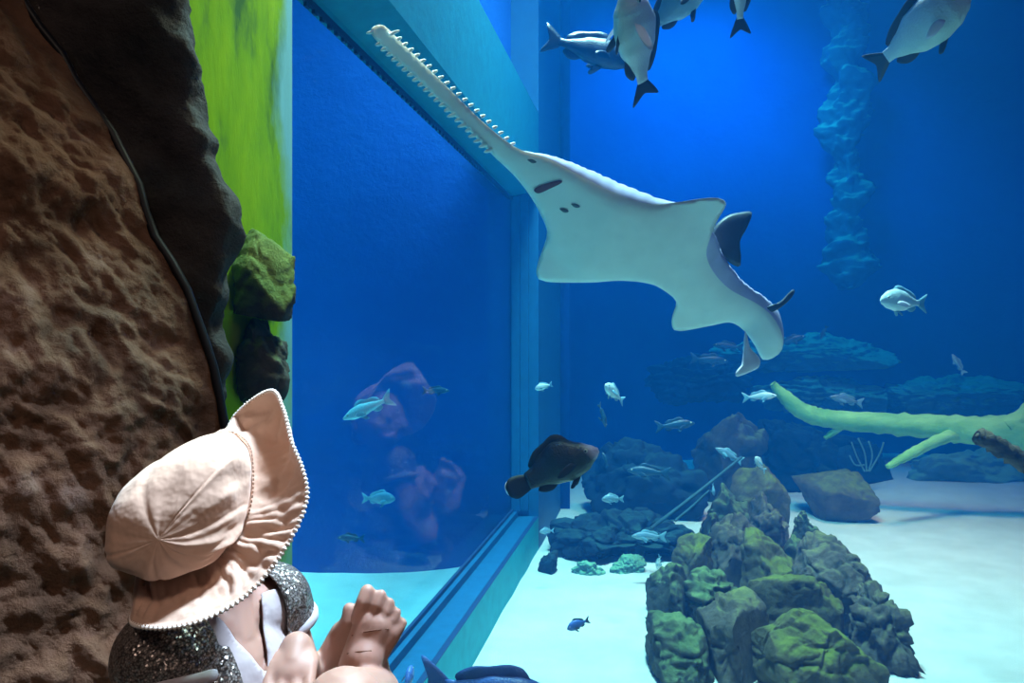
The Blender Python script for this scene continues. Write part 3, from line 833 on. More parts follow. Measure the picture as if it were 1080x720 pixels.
    for s in (1, -1):
        t = 0.13
        y = lerp_tab(S['wid'], t) * L * 0.86; z = topz(t) * L * 0.42
        b2 = bmesh.new(); ball(b2, bendp(L * (0.5 - t), s * y, z), eye_r, 12, 8)
        eye = link('eye', b2, M['eye_fish'], o)
        if detail > 1:
            b2 = bmesh.new(); ball(b2, bendp(L * (0.5 - t), s * (y + eye_r * 0.62), z), eye_r * 0.6, 10, 6)
            link('pupil', b2, M['eye_dark'], eye)
        if detail > 1 or True:
            w0 = lerp_tab(S['wid'], 0.33) * L * 0.95
            sw = 0.5 + spread
            fin('pectoral_fin', [(0.2, -0.06), (0.14, 0.0), (0.02, -0.03), (-0.05, -0.1), (0.02, -0.13), (0.14, -0.1)], mats[2] if len(mats) > 2 else finm,
                lambda x, y, z, s=s: bendp(x * L, s * (w0 + (0.2 - x) * L * sw) + y, z * L))
            fin('pelvic_fin', [(0.14, -botz(0.4) + 0.02), (0.05, -botz(0.45) + 0.02), (-0.03, -botz(0.4) - 0.07), (0.02, -botz(0.4) - 0.09)], finm,
                lambda x, y, z, s=s: bendp(x * L, s * (0.03 * L + max(0, (-z - botz(0.4))) * L * 0.5) + y, z * L))
    return o

F_silver = fish_mat('silver_fish', (0.55, 0.52, 0.62), (0.62, 0.68, 0.62))
F_pale = fish_mat('pale_fish', (0.50, 0.62, 0.66), (0.78, 0.85, 0.82))
F_blue = fish_mat('bluegrey_fish', (0.14, 0.26, 0.36), (0.3, 0.48, 0.56))
F_dim = fish_mat('dim_fish', (0.01, 0.05, 0.10), (0.02, 0.10, 0.17))
F_shadow = fish_mat('shadow_fish', (0.003, 0.014, 0.04), (0.006, 0.03, 0.07))
F_dark = fish_mat('dark_fish', (0.012, 0.014, 0.016), (0.03, 0.04, 0.03))
F_group = fish_mat('grouper_skin', (0.016, 0.015, 0.014), (0.045, 0.055, 0.03))
F_bluedark = fish_mat('dark_blue_fish', (0.07, 0.15, 0.5), (0.03, 0.07, 0.24))
FG = plain('grouper_fin', (0.02, 0.022, 0.016), 0.6)
def pale_snout(m):
    nt = m.node_tree; b = nt.nodes['Principled BSDF']; src = b.inputs['Base Color'].links[0].from_socket
    tc = N(nt, 'ShaderNodeTexCoord'); sp = N(nt, 'ShaderNodeSeparateXYZ'); nt.links.new(tc.outputs['Generated'], sp.inputs[0])
    a = N(nt, 'ShaderNodeMath', operation='MULTIPLY_ADD'); a.inputs[1].default_value = 0.18; nt.links.new(sp.outputs[2], a.inputs[0]); nt.links.new(sp.outputs[0], a.inputs[2])
    mr = N(nt, 'ShaderNodeMapRange'); mr.inputs[1].default_value = 0.93; mr.inputs[2].default_value = 1.03; nt.links.new(a.outputs[0], mr.inputs[0])
    mx = N(nt, 'ShaderNodeMix', data_type='RGBA'); mx.inputs[7].default_value = (0.6, 0.5, 0.68, 1)
    nt.links.new(mr.outputs[0], mx.inputs[0]); nt.links.new(src, mx.inputs[6]); nt.links.new(mx.outputs[2], b.inputs['Base Color'])
pale_snout(F_group)
FD, FP = M['fin_dark'], M['fin_pale']
FB = plain('fin_blue', (0.2, 0.4, 0.5), 0.5)
FDIM = plain('fin_dim', (0.015, 0.06, 0.11), 0.5)

big = 'large pale fish high in the water'
fish('fish', 'pale lilac fish hanging head-up with open pectoral fins, above the sawfish back', W(669, 40, 2.9), (-0.28, -0.62, 0.75), 0.34, 'deep', (F_silver, FD, FP), roll=-0.62, group=big, spread=0.5, tall=1.22)
fish('fish', 'half-hidden olive fish behind the pale lilac head-up fish', W(717, 4, 3.3), (0.75, -0.2, 0.6), 0.27, 'deep', (F_blue, FD), group=big, tall=1.2)
fish('fish', 'fish cut off by the top edge with only its dark forked tail hanging', W(779, -22, 3.2), (-0.15, -0.4, 0.9), 0.30, 'deep', (F_pale, FD, FP), group=big, spread=0.3, tall=0.9, roll=-0.7)
fish('fish', 'pale silver fish with black tail climbing away from the others, alone over the faint pillar', W(976, 30, 3.0), (0.70, -0.55, 0.48), 0.33, 'deep', (F_silver, FD, FP), roll=0.35, bend=0.4, group=big, tall=1.25)
fish('fish', 'shadowy dark fish beside the wall end at top, behind the pale lilac fish', W(628, 56, 4.4), (1, 0.15, -0.25), 0.42, 'deep', (F_shadow, F_shadow), tall=0.85)
fish('fish', 'pale round-headed fish swimming over the layered ledges', W(949, 318, 4.4), (-1, -0.35, 0.05), 0.27, 'deep', (F_pale, FB, FP), tall=1.0)
grouper = fish('grouper', 'stout black grouper with pale snout and one white fin, beside the window jamb', W(597, 488, 3.0), (0.84, -0.38, 0.42), 0.275, 'stout', (F_group, FG, FG), tail='round', roll=0.12, bend=-0.3, tall=1.25)
bpy.context.view_layer.update()
o = slab('tail_lobe', [(550, 507), (543, 504), (535, 507), (532, 514), (536, 522), (543, 522), (550, 516)], 3.12, 0.012, FP, grouper, Vector())
o.matrix_parent_inverse = grouper.matrix_world.inverted()
fish('fish', 'small dark fish hovering low over the near pale sand', W(608, 659, 4.0), (-0.85, -0.3, -0.25), 0.105, 'deep', (F_bluedark, FD), tall=1.1)
fish('fish', 'dark blue fish with spiny back at the bottom edge below the sand', W(533, 735, 2.7), (1, -0.2, -0.12), 0.43, 'deep', (F_bluedark, F_bluedark), tall=0.72)
fish('fish', 'dark blunt fish rising behind the window sill next to the child foot', W(431, 716, 3.05), (0.1, 0.8, 0.5), 0.12, 'deep', (F_bluedark, F_bluedark))
small = [
    (572, 408, 5.2, (-1, 0.2, -0.3), 0.10, 'pale', 'small pale fish right beside the wall end, level with the log tip'),
    (645, 413, 4.6, (-0.5, -0.6, 0.5), 0.16, 'pale', 'bright white-green fish above the black grouper snout'),
    (637, 440, 5.2, (0.2, 0.3, -1), 0.14, 'dim', 'dim blue fish diving just under the bright white-green fish'),
    (716, 448, 6.4, (1, 0.1, 0.1), 0.26, 'dim', 'dim slender fish between the grouper and the split boulder'),
    (680, 497, 5.9, (-1, 0.1, 0.05), 0.26, 'dim', 'dim slender fish above the thin sunken branch'),
    (644, 526, 5.0, (-1, -0.2, 0), 0.115, 'blue', 'small turquoise fish below the grouper snout'),
    (575, 560, 5.6, (-1, -0.5, 0), 0.09, 'blue', 'tiny blue fish just above the dark rock at the wall end'),
    (681, 565, 5.7, (-1, 0, 0), 0.20, 'blue', 'blue fish at the foot of the thin sunken branch'),
    (695, 594, 5.75, (-0.2, 0.3, -1), 0.10, 'pale', 'tiny pale fish nosing down by the dark squarish block'),
    (638, 483, 5.6, (-0.4, 0.4, 1), 0.09, 'dim', 'tiny dim fish at the tip of the grouper mouth'),
    (752, 517, 6.0, (0.1, -0.5, -1), 0.08, 'blue', 'tiny blue fish upright in front of the narrow ridge top'),
    (800, 488, 6.0, (-0.5, -0.5, 0.7), 0.14, 'pale', 'pinkish white fish over the flat bright green slab'),
    (766, 478, 6.6, (-1, 0, 0.5), 0.20, 'blue', 'blue fish crossing in front of the split boulder'),
    (804, 418, 7.0, (1, -0.3, 0.1), 0.24, 'pale', 'pale fish with dark tail touching the tip of the log'),
    (889, 421, 8.6, (-1, -0.1, 0.2), 0.30, 'blue', 'blue-grey fish resting over the bend of the log'),
    (1009, 382, 8.4, (-0.5, 0, 0.9), 0.2, 'blue', 'pale blue fish tilted upright in the dark gap beside the ledges'),
    (868, 352, 9.0, (-0.4, 0, -1), 0.14, 'dim', 'tiny blue fish nosing down on the upper layered ledge'),
    (752, 380, 8.6, (1, 0.1, -0.1), 0.34, 'dim', 'dim long fish below the sawfish pelvic fin'),
    (765, 365, 9.0, (-1, 0.1, 0.1), 0.28, 'dim', 'dim long fish tucked close to the sawfish tail fin'),
    (838, 358, 8.8, (1, 0, 0.3), 0.26, 'dim', 'dim fish by the sawfish tail end above the log tip'),
    (402, 526, 4.8, (1, 0, 0), 0.17, 'blue', 'pale blue fish behind the side window, level with the grouper'),
    (462, 412, 5.2, (1, 0, 0), 0.15, 'dim', 'faint fish behind the side window at the hat reflection edge'),
    (368, 567, 4.8, (-1, 0, 0), 0.14, 'dim', 'faint fish low behind the side window above the sand line'),
    (384, 432, 4.2, (-0.9, 0, -0.4), 0.24, 'pale', 'turquoise fish behind the side window under the hat reflection'),
]
FM = {'pale': (F_pale, FB), 'blue': (F_blue, FB), 'dim': (F_dim, FDIM)}
for px, py, y, hd, L, k, lab in small:
    fish('fish', lab, W(px, py, y), hd, L, 'long' if k == 'dim' or L > 0.19 else 'deep', FM[k], detail=1, group='small fish in the tank', bend=0.1)

exec_child = True
# ------------------------------------------------------------------ the child
def Q(x, y, z): return Vector((x, y, EYE + z))
person = bpy.data.objects.new('person', None); C.objects.link(person)
ORG = Vector((-0.31, 0.9, 0.0)); person.location = ORG
tag(person, 'small child in a pale sun hat and sequin top sitting with feet drawn up', 'person')

def capsule(bm, a, b, ra, rb, seg=14):
    t = bmesh.new()
    for c, r in ((a, ra), (b, rb)):
        bmesh.ops.create_uvsphere(t, u_segments=seg, v_segments=10, radius=r, matrix=Matrix.Translation(c))
    bmesh.ops.convex_hull(t, input=t.verts)
    bmesh.ops.delete(t, geom=[v for v in t.verts if not v.link_faces], context='VERTS')
    me = bpy.data.meshes.new('t'); t.to_mesh(me); t.free(); bm.from_mesh(me); bpy.data.meshes.remove(me)
def ellip(bm, c, r, rot=None, seg=24):
    m = Matrix.Translation(c) @ (rot.to_4x4() if rot else Matrix.Identity(4)) @ Matrix.Diagonal((*r, 1))
    bmesh.ops.create_uvsphere(bm, u_segments=seg, v_segments=16, radius=1, matrix=m)
def remeshed(bm, voxel, smooth=4, factor=0.5):
    me = bpy.data.meshes.new('tmp'); bm.to_mesh(me); bm.free()
    o = bpy.data.objects.new('tmp', me); C.objects.link(o)
    r = o.modifiers.new('r', 'REMESH'); r.mode = 'VOXEL'; r.voxel_size = voxel
    s = o.modifiers.new('s', 'SMOOTH'); s.iterations = smooth; s.factor = factor
    dg = bpy.context.evaluated_depsgraph_get(); dg.update()
    out = bpy.data.meshes.new_from_object(o.evaluated_get(dg))
    bpy.data.objects.remove(o); bpy.data.meshes.remove(me)
    b2 = bmesh.new(); b2.from_mesh(out); bpy.data.meshes.remove(out)
    return b2
def soften_rim(bm, n=12):
    for _ in range(n):
        bv_ = [v for v in bm.verts if v.is_boundary]
        new = {}
        for v in bv_:
            nb_ = [e.other_vert(v) for e in v.link_edges if e.is_boundary]
            if len(nb_) == 2: new[v] = v.co.lerp((nb_[0].co + nb_[1].co) / 2, 0.6)
        for v, c_ in new.items(): v.co = c_
def pchild(name, bm, mat, parent=None):
    for v in bm.verts: v.co -= ORG
    return link(name, bm, mat, parent or person)

Rs, Ls = Q(-0.365, 0.855, -0.342), Q(-0.298, 1.0, -0.325)
nb = Q(-0.325, 0.91, -0.315); hip = Q(-0.36, 0.90, -0.625)
chest = Q(-0.335, 0.905, -0.40); waist = Q(-0.352, 0.90, -0.52)
fwd = Vector((0.92, -0.30, 0.0)).normalized()
lat = (Ls - Rs); lat.z = 0; lat.normalize()
tor = Matrix((fwd, lat, Vector((0, 0, 1)))).transposed()
hat_ax = Vector((-0.45, -0.676, 0.575)).normalized()
hat_c = Q(-0.346, 0.87, -0.174)
face = Vector((0.42, 0.78, 0.40)).normalized()      # where the child looks: up at the sawfish
hup = (Vector((0, 0, 1)) - face * face.z).normalized()
hside = hup.cross(face).normalized()                  # child's ... side axis
HR = Matrix((face, hside, hup)).transposed()
hc = Q(-0.354, 0.958, -0.210)

def torso(bm, g=0.0):
    ellip(bm, chest, (0.062 + g, 0.098 + g, 0.085 + g), tor)
    ellip(bm, waist, (0.068 + g, 0.088 + g, 0.11 + g), tor)
    ellip(bm, hip, (0.078 + g, 0.10 + g, 0.08 + g), tor)
    capsule(bm, Rs + (nb - Rs) * 0.1, Ls + (nb - Ls) * 0.1, 0.040 + g, 0.036 + g)
bm = bmesh.new()
torso(bm)
capsule(bm, nb - Vector((0, 0, 0.03)), hc - Vector((0, 0, 0.04)), 0.036, 0.034)
# head
ellip(bm, hc, (0.078, 0.067, 0.076), HR)
ellip(bm, hc + HR @ Vector((0.020, 0, -0.042)), (0.050, 0.048, 0.040), HR)
for s in (1, -1):
    ellip(bm, hc + HR @ Vector((0.046, s * 0.028, -0.032)), (0.027, 0.025, 0.024), HR)   # cheeks
    ellip(bm, hc + HR @ Vector((0.064, s * 0.027, 0.014)), (0.010, 0.018, 0.006), HR)    # brow
    ellip(bm, hc + HR @ Vector((-0.006, s * 0.069, -0.012)), (0.015, 0.007, 0.021), HR)  # ear
capsule(bm, hc + HR @ Vector((0.072, 0, -0.006)), hc + HR @ Vector((0.080, 0, -0.022)), 0.0055, 0.0078)  # nose
for z, w_ in ((-0.040, 0.011), (-0.047, 0.009)):
    ellip(bm, hc + HR @ Vector((0.0675, 0, z)), (0.0065, w_, 0.0036), HR)
ellip(bm, hc + HR @ Vector((0.056, 0, -0.065)), (0.016, 0.019, 0.013), HR)
# right (near) arm, hand resting on the floor side
rel, rwr = Q(-0.345, 0.82, -0.48), Q(-0.235, 0.815, -0.545)
capsule(bm, Rs, rel, 0.036, 0.029); capsule(bm, rel, rwr, 0.029, 0.021)
def hand(bm, wrist, d, up, side, w=0.026, L=0.045, thumb=1, curl=0.5):
    pal = wrist + d * L * 0.6
    R = Matrix((d, side, up)).transposed()
    ellip(bm, pal, (L * 0.72, w, 0.0135), R)
    capsule(bm, wrist, pal, 0.019, 0.016)
    for i, (o, ln) in enumerate(((-0.85, 0.85), (-0.3, 1.0), (0.27, 0.95), (0.8, 0.72))):
        a = wrist + d * L * 1.05 + side * (w * o * 0.9) + up * 0.002
        b = a + (d * 0.85 - up * curl * 0.4 + side * o * 0.08).normalized() * 0.020 * ln
        c = b + (d * 0.55 - up * curl * 1.2).normalized() * 0.017 * ln
        capsule(bm, a - d * 0.014, b, 0.0078, 0.0072, 10); capsule(bm, b, c, 0.0070, 0.0058, 10)
    a = wrist + d * L * 0.35 + side * (-thumb * w * 0.9)
    b = a + (d * 0.6 - side * thumb * 0.7 - up * 0.35).normalized() * 0.022
    capsule(bm, a, b, 0.009, 0.008, 10); capsule(bm, b, b + (d * 0.8 - up * 0.5).normalized() * 0.017, 0.008, 0.006, 10)
hand(bm, rwr, Vector((0.85, 0.3, -0.42)).normalized(), Vector((0.42, 0, 0.9)).normalized(), Vector((-0.3, 0.93, 0.1)).normalized(), thumb=-1)
# left (far) arm: elbow down, hand lying over the knee
lel, lwr = Q(-0.272, 1.03, -0.43), Q(-0.250, 0.925, -0.362)
capsule(bm, Ls, lel, 0.031, 0.026); capsule(bm, lel, lwr, 0.026, 0.022)
hd = Vector((0.06, -0.88, -0.46)).normalized(); hs = Vector((1, 0.1, 0.03)).normalized(); hu = hs.cross(hd).normalized()
if hu.z < 0: hu = -hu
hand(bm, lwr + Vector((0, 0, 0.006)), hd, hu, hs, w=0.029, L=0.038, thumb=1, curl=0.55)
# legs
rkn, ran = Q(-0.177, 0.84, -0.392), Q(-0.168, 0.985, -0.435)
lkn, lan = Q(-0.238, 0.905, -0.447), Q(-0.222, 1.05, -0.50)
capsule(bm, hip + tor @ Vector((0.02, -0.05, -0.01)), rkn, 0.064, 0.047); capsule(bm, rkn, ran, 0.046, 0.030)
capsule(bm, hip + tor @ Vector((0.02, 0.05, -0.01)), lkn, 0.062, 0.045)
capsule(bm, lkn, lan, 0.044, 0.032)
def foot(bm, heel, ball_, up, side, wide=0.028, toes=True, big=1):
    """heel -> ball of the foot; up: instep direction; side: towards the big toe"""
    d = (ball_ - heel).normalized()
    capsule(bm, heel, ball_, 0.024, 0.020)
    capsule(bm, heel + side * 0.005, ball_ + side * wide * 0.55, 0.021, 0.0165)
    capsule(bm, heel - side * 0.003, ball_ - side * wide * 0.60, 0.020, 0.0145)
    capsule(bm, heel + up * 0.012 + d * 0.02, ball_ + up * 0.002 - d * 0.02, 0.023, 0.018)
    for i, (o, ln, r) in enumerate(((1.0, 1.0, 0.0092), (0.45, 0.98, 0.0072), (0.0, 0.9, 0.0068), (-0.42, 0.76, 0.0064), (-0.84, 0.6, 0.006))):
        a = ball_ + side * (wide * o) + d * 0.004 - d * (0.006 * abs(o - 0.4))
        b = a + (d * 0.9 + up * 0.25 + side * o * 0.15).normalized() * 0.022 * ln
        c = b + (d * 0.8 - up * 0.35).normalized() * 0.013 * ln
        capsule(bm, a, b, r * 1.05, r, 10); capsule(bm, b, c, r, r * 1.05, 10)
fa_h, fa_b = W(377, 708, 0.985), W(399, 661, 0.995)
d = (fa_b - fa_h).normalized(); upA = Vector((0.2, -0.95, 0.1)); upA = (upA - d * upA.dot(d)).normalized(); sdA = upA.cross(d).normalized()
if sdA.x > 0: sdA = -sdA
foot(bm, fa_h, fa_b, upA, sdA, 0.028)
capsule(bm, ran, fa_h + Vector((0.008, 0, -0.004)), 0.030, 0.026)
capsule(bm, W(398, 735, 0.99), W(392, 695, 0.995), 0.022, 0.02)
fb_h, fb_b = W(337, 722, 1.05), W(366, 668, 1.06)
d = (fb_b - fb_h).normalized(); upB = Vector((0.9, -0.3, 0.3)); upB = (upB - d * upB.dot(d)).normalized(); sdB = upB.cross(d).normalized()
if sdB.y > 0: sdB = -sdB
foot(bm, fb_h, fb_b, upB, sdB, 0.02)
capsule(bm, fb_h, W(376, 652, 1.055), 0.028, 0.017)
capsule(bm, lan, fb_h, 0.032, 0.028)
body = pchild('body', remeshed(bm, 0.0027, 3, 0.5), M['skin'])

# sandal-strap tan lines on the raised foot
bm = bmesh.new()
def mark(pts, r=0.0009):
    vv = [Vector(p) for p in catmull([tuple(p) for p in pts], 14)]
    tube(bm, vv, r, 6)
bpy.context.view_layer.update()
bv = BVHTree.FromPolygons([v.co + ORG for v in body.data.vertices], [tuple(p.vertices) for p in body.data.polygons])
def on_skin(px, py):
    o_ = Vector((0, 0, EYE)); d_ = (W(px, py, 1) - o_).normalized()
    h_ = bv.ray_cast(o_, d_)[0]
    return h_
for line in ([(371, 670), (385, 666), (398, 664), (410, 663)], [(366, 689), (378, 687), (392, 686)], [(392, 686), (393, 698), (391, 706)]):
    hits = [h_ for h_ in (on_skin(*p) for p in line) if h_ is not None]
    if len(hits) > 2 and all((p - q).length < 0.03 for p, q in zip(hits, hits[1:])): mark(hits)
ob = pchild('strap_mark', bm, M['strap_mark'])

# eyes and hair
for s in (1, -1):
    b2 = bmesh.new(); ball(b2, hc + HR @ Vector((0.0640, s * 0.026, -0.002)), 0.0098, 14, 10)
    ey = pchild('eye', b2, M['eye_white'])
    b2 = bmesh.new(); ball(b2, hc + HR @ Vector((0.0695, s * 0.026, -0.001)), 0.0052, 12, 8)
    pchild('iris', b2, M['eye_dark'], ey)
bm = bmesh.new()
ellip(bm, hc + HR @ Vector((-0.006, 0, 0.006)), (0.078, 0.071, 0.077), HR, 48)
bmesh.ops.delete(bm, geom=[v for v in bm.verts if (HR.transposed() @ (v.co - hc)).x > 0.022 and (HR.transposed() @ (v.co - hc)).z < 0.036 + 0.006 * math.sin(v.co.x * 900)], context='VERTS')
pchild('hair', bm, M['hair'])

# vest: torso shell with a V neck
V_t = tor.transposed()
bm = bmesh.new(); torso(bm, 0.005); bm = remeshed(bm, 0.0045, 3)
def vneck(p):
    q = V_t @ (p - nb)
    w = abs(q.y)
    if q.x > -0.02: lim = -0.055 + 2.2 * w
    else: lim = -0.02 + 0.4 * w
    return q.z > min(lim, 0.02) or w > 0.088 + 0.4 * max(0, -q.z - 0.06)
bmesh.ops.delete(bm, geom=[v for v in bm.verts if vneck(v.co) or v.co.z < hip.z + 0.03], context='VERTS')
soften_rim(bm)
vest = pchild('vest', bm, M['vest'])
md = vest.modifiers.new('s', 'SOLIDIFY'); md.thickness = 0.002; md.offset = 1
# sequin bolero: two fronts, back, cap sleeves
bm = bmesh.new(); torso(bm, 0.011)
rse = Rs + (rel - Rs) * 0.22; lse = Ls + (lel - Ls) * 0.40
capsule(bm, Rs, rse + (rse - Rs) * 0.6, 0.052, 0.049); capsule(bm, Ls, lse, 0.043, 0.039)
ellip(bm, Rs + Vector((-0.005, 0, 0.004)), (0.054, 0.056, 0.052))
bm = remeshed(bm, 0.0042, 4)
def open_front(p):
    q = V_t @ (p - nb)
    w = q.y
    if q.x > -0.01 and -0.036 + 0.03 * max(0, -q.z) < w < 0.058: return True
    if abs(w) < 0.05 and q.z > -0.012: return True
    for e, a in ((rse, Rs), (lse, Ls)):
        dd = (e - a).normalized()
        if (p - e).dot(dd) > -0.012 and (p - e - dd * (p - e).dot(dd)).length < 0.075 and abs(w) > 0.075: return True
    return q.z < -0.2
bmesh.ops.delete(bm, geom=[v for v in bm.verts if open_front(v.co)], context='VERTS')
soften_rim(bm)
top_ = pchild('sequin_top', bm, M['sequin'])
md = top_.modifiers.new('s', 'SOLIDIFY'); md.thickness = 0.003; md.offset = 1
# sleeve hems
for e, a, r in ((rse, Rs, 0.0525), (lse, Ls, 0.042)):
    dd = (e - a).normalized(); u = dd.cross(Vector((0, 1, 0.2))).normalized(); w_ = dd.cross(u)
    bm = bmesh.new()
    rows = []
    for k in range(40):
        an = 2 * PI * k / 40
        cc = e - dd * 0.012 + (u * math.cos(an) + w_ * math.sin(an)) * r
        rad = (u * math.cos(an) + w_ * math.sin(an))
        rows.append([cc + rad * 0.004 * math.cos(b) + dd * 0.007 * math.sin(b) for b in [2 * PI * m / 8 for m in range(8)]])
    rows.append(rows[0]); quad_grid(bm, rows, True)
    bmesh.ops.remove_doubles(bm, verts=bm.verts, dist=1e-6)
    pchild('hem', bm, M['band'], top_)
# shorts
bm = bmesh.new()
ellip(bm, hip, (0.086, 0.108, 0.088), tor)
for s, kn in ((-1, rkn), (1, lkn)):
    a = hip + tor @ Vector((0.02, s * 0.05, -0.01))
    capsule(bm, a, a + (kn - a) * 0.45, 0.072, 0.066)
bm = remeshed(bm, 0.006, 3)
pchild('shorts', bm, M['shorts'])

# ---- hat: seam and rim as closed curves, (seam px, py, depth, rim px, py, depth)
HT = [(240, 456, .92, 249, 437, .97), (256, 466, .91, 285, 412, .93), (263, 478, .90, 299, 432, .90), (265, 498, .885, 307, 464, .875), (264, 519, .87, 319, 494, .855),
      (259, 542, .855, 324, 521, .84), (254, 556, .85, 316, 550, .825), (247, 567, .845, 297, 584, .81), (236, 579, .845, 272, 616, .795), (224, 588, .845, 245, 638, .78),
      (203, 596, .85, 210, 655, .77), (180, 596, .86, 176, 662, .772), (160, 587, .875, 147, 660, .785), (148, 572, .895, 139, 650, .82), (147, 548, .92, 156, 610, .93),
      (156, 515, .94, 178, 560, .98), (177, 485, .95, 200, 525, 1.0), (208, 464, .94, 228, 480, .995)]
NB = 360
loop = catmull([HT[-1]] + HT + [HT[0], HT[1]], (len(HT) + 2) * 20 + 1)[20:20 + 360]
def wind(j): return (j % NB) / 20.0            # position round the hat in table steps
SEAM = [W(r[0], r[1], r[2]) for r in loop]; RIM = [W(r[3], r[4], r[5]) for r in loop]
sc0 = sum(SEAM, Vector()) / NB
hat_ax = Vector((0.20, -0.94, 0.12)).normalized()
cr = [(0.0, 1.0), (0.022, 1.03), (0.05, 0.99), (0.074, 0.90), (0.088, 0.70), (0.096, 0.45), (0.099, 0.22), (0.1, 0.015)]
prof_c = catmull(cr, 44)
bm = bmesh.new(); rows = []
btn = (W(150, 580, 0.80) - W(176, 556, 0.80)) * 1.15       # the crown slumps to this side
for i in range(44):
    hgt, rr = prof_c[i]
    row = []
    for j in range(0, NB, 2):
        st = wind(j); a = 2 * PI * j / NB
        rad = SEAM[j] - sc0
        flat = rad - hat_ax * rad.dot(hat_ax)
        p = sc0 + hat_ax * hgt + flat * rr + hat_ax * rad.dot(hat_ax) * max(0, 1 - hgt / 0.09)
        n_ = noise.noise(Vector((math.cos(a) * 1.7, math.sin(a) * 1.7, hgt * 16)))
        n2 = noise.noise(Vector((math.cos(a) * 4.5 + 9, math.sin(a) * 4.5, hgt * 30)))
        up_ = max(0, math.cos(2 * PI * (st - 4.5) / 18)) ** 2
        # soft folds run across the crown from the front seam, panel seams meet at the top
        fold = 0.0055 * n_ + 0.0025 * n2 + up_ * 0.0075 * math.sin(math.sin(a) * 9 + hgt * 45 + 2.5 * n_) * math.exp(-((hgt - 0.05) / 0.035) ** 2)
        fold -= 0.0022 * math.exp(-(((st * 6 / 18) % 1 - 0.5) / 0.05) ** 2) * min(1, hgt / 0.03)
        p += (flat.normalized() * 0.7 + hat_ax * 0.5) * fold * (0.25 + 0.75 * min(1, hgt / 0.02)) * min(1, rr / 0.45)
        p += btn * (hgt / 0.1) ** 2.4
        row.append(p)
    rows.append(row)
vs = quad_grid(bm, rows, True); bm.faces.new(vs[-1])
bmesh.ops.recalc_face_normals(bm, faces=bm.faces)
hat = pchild('hat', bm, M['hat'])
hat['label'] = 'pale peach cotton sun hat'
rows = []
for j in range(NB):
    st = wind(j); a = 2 * PI * j / NB
    s0, o1 = SEAM[j], RIM[j]
    tng = (RIM[(j + 1) % NB] - RIM[j - 1]).normalized()
    out = (o1 - s0).normalized()
    nrm = out.cross(tng).normalized()
    if nrm.dot(hat_ax) < 0: nrm = -nrm
    front = max(0, math.cos(2 * PI * (st - 1.6) / 18)) ** 3
    seen = 1 if st < 12.5 else 0.1
    row = []
    for k in range(26):
        t = k / 25
        p = s0.lerp(o1, t); ar = math.sin(PI * t)
        n_ = noise.noise(Vector((math.cos(a) * 3.5, math.sin(a) * 3.5, t * 2.2)))
        n2 = noise.noise(Vector((math.cos(a) * 9 + 4, math.sin(a) * 9, t * 5)))
        p += nrm * ar * seen * (-0.006 - 0.02 * front + 0.008 * n_ * (1 + 1.2 * front) + 0.004 * n2)
        pleat = math.exp(-((st - 6.6) / 1.7) ** 2)
        p += nrm * 0.0017 * pleat * math.sin(st * 14 + 2.2 * n_) * min(1, 2.2 * t) * (1 if t < 0.94 else 0.4)
        p += nrm * (-0.0016) * math.exp(-((t - 0.9) / 0.025) ** 2)      # hem line
        row.append(p)
    rows.append(row)
rows.append(rows[0])
bm = bmesh.new(); quad_grid(bm, rows)
bmesh.ops.remove_doubles(bm, verts=bm.verts, dist=1e-6)
brim = pchild('brim', bm, M['hat'], hat)
md = brim.modifiers.new('s', 'SOLIDIFY'); md.thickness = 0.003; md.offset = 0
# scalloped edging
bm = bmesh.new()
prev = [r[-1] for r in rows[:-1]]
dense = []
for i in range(len(prev)):
    a, b = prev[i], prev[(i + 1) % len(prev)]
    for k in range(3): dense.append(a.lerp(b, k / 3))
dense.append(dense[0])
acc = 0; rad = []
for i, p in enumerate(dense):
    if i: acc += (p - dense[i - 1]).length
    rad.append(0.0019 + 0.0009 * math.sin(acc * 2 * PI / 0.0052))
tube(bm, dense, rad, 7, cap=False)
pchild('edging', bm, M['hat_trim'], hat)
# stitching round the crown seam
bm = bmesh.new()
for j in range(0, NB, 4):
    q0 = SEAM[j].lerp(RIM[j], 0.06) + hat_ax * 0.003; q1 = SEAM[(j + 2) % NB].lerp(RIM[(j + 2) % NB], 0.06) + hat_ax * 0.003
    tube(bm, [q0, q1], 0.0009, 5)
pchild('stitching', bm, M['stitch'], hat)

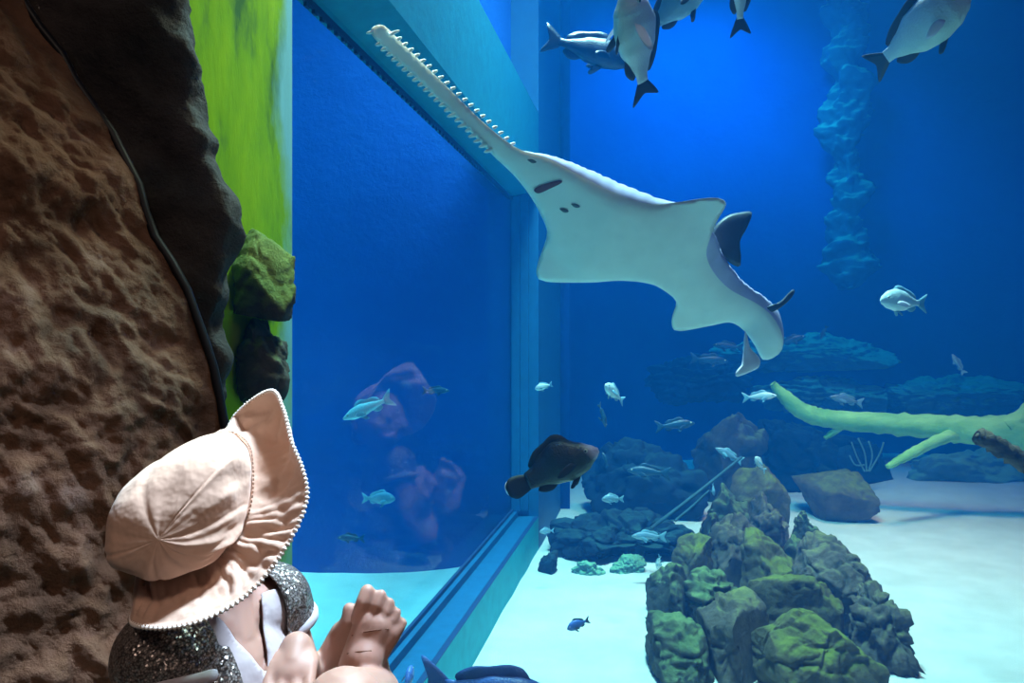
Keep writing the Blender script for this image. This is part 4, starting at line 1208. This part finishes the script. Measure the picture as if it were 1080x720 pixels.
# ------------------------------------------------------------------ light
def area(name, loc, target, size, power, color, sy=None, spread=PI):
    l = bpy.data.lights.new(name, 'AREA'); l.energy = power; l.color = color; l.size = size
    if sy: l.shape = 'RECTANGLE'; l.size_y = sy
    l.spread = spread
    o = bpy.data.objects.new(name, l); C.objects.link(o); o.location = loc
    o.rotation_euler = (Vector(target) - Vector(loc)).to_track_quat('-Z', 'Y').to_euler()
    return o
def spot(name, loc, target, power, color, ang, blend=0.6, size=0.15):
    l = bpy.data.lights.new(name, 'SPOT'); l.energy = power; l.color = color; l.spot_size = math.radians(ang); l.spot_blend = blend; l.shadow_soft_size = size
    o = bpy.data.objects.new(name, l); C.objects.link(o); o.location = loc
    o.rotation_euler = (Vector(target) - Vector(loc)).to_track_quat('-Z', 'Y').to_euler()
    return o
CY, WH = (0.55, 0.9, 1.0), (1.0, 0.93, 0.9)
area('tank_lamp', (0.6, 4.6, 6.2), (0.6, 4.4, 0), 1.2, 420, (0.70, 0.96, 1.0), spread=1.55)
area('tank_lamp', (3.0, 6.4, 5.0), (3.3, 6.8, 0), 1.4, 120, (1.0, 0.40, 0.33), spread=1.3)
area('tank_lamp', (2.9, 10.2, 5.9), (2.9, 11.4, 3.2), 1.6, 142, (0.04, 0.46, 1.0), 1.0, spread=2.1)
area('tank_lamp', (-1.9, 4.1, 6.2), (-1.9, 4.3, 0), 1.4, 90, (0.25, 0.85, 1.0), spread=0.85)
area('tank_lamp', (0.25, 2.4, 3.2), (-0.45, 1.6, 0.9), 0.5, 17, (0.98, 0.95, 0.7), spread=1.6)
area('visitor_light', (0.55, 1.3, 3.0), (-0.32, 0.9, 0.5), 0.4, 9, (0.60, 0.81, 1.0), spread=0.5)
area('visitor_light', (3.3, -1.0, 2.3), (-0.5, 1.1, 0.5), 1.0, 9, (1.0, 0.79, 0.66))  # added warm fill, stands in for the visitor side's ambient light
area('visitor_light', (-0.3, -2.2, 4.0), (-0.5, 1.0, 0.5), 0.8, 4.5, (1.0, 0.76, 0.62), spread=1.0)  # unseen fill added to brighten the dark side of the hat
w = bpy.data.worlds.new('world'); bpy.context.scene.world = w; w.use_nodes = True
w.node_tree.nodes['Background'].inputs[0].default_value = (0.01, 0.02, 0.04, 1)
w.node_tree.nodes['Background'].inputs[1].default_value = 0.3

sc = bpy.context.scene
vs_ = sc.view_settings
vs_.view_transform = 'Standard'; vs_.look = 'None'; vs_.gamma = 1; vs_.use_curve_mapping = False
vs_.exposure = 0.0
sc.cycles.volume_bounces = 1
sc.cycles.max_bounces = 8; sc.cycles.diffuse_bounces = 3; sc.cycles.transparent_max_bounces = 16
sc.cycles.sample_clamp_indirect = 6.0
sc.cycles.caustics_reflective = False; sc.cycles.caustics_refractive = False
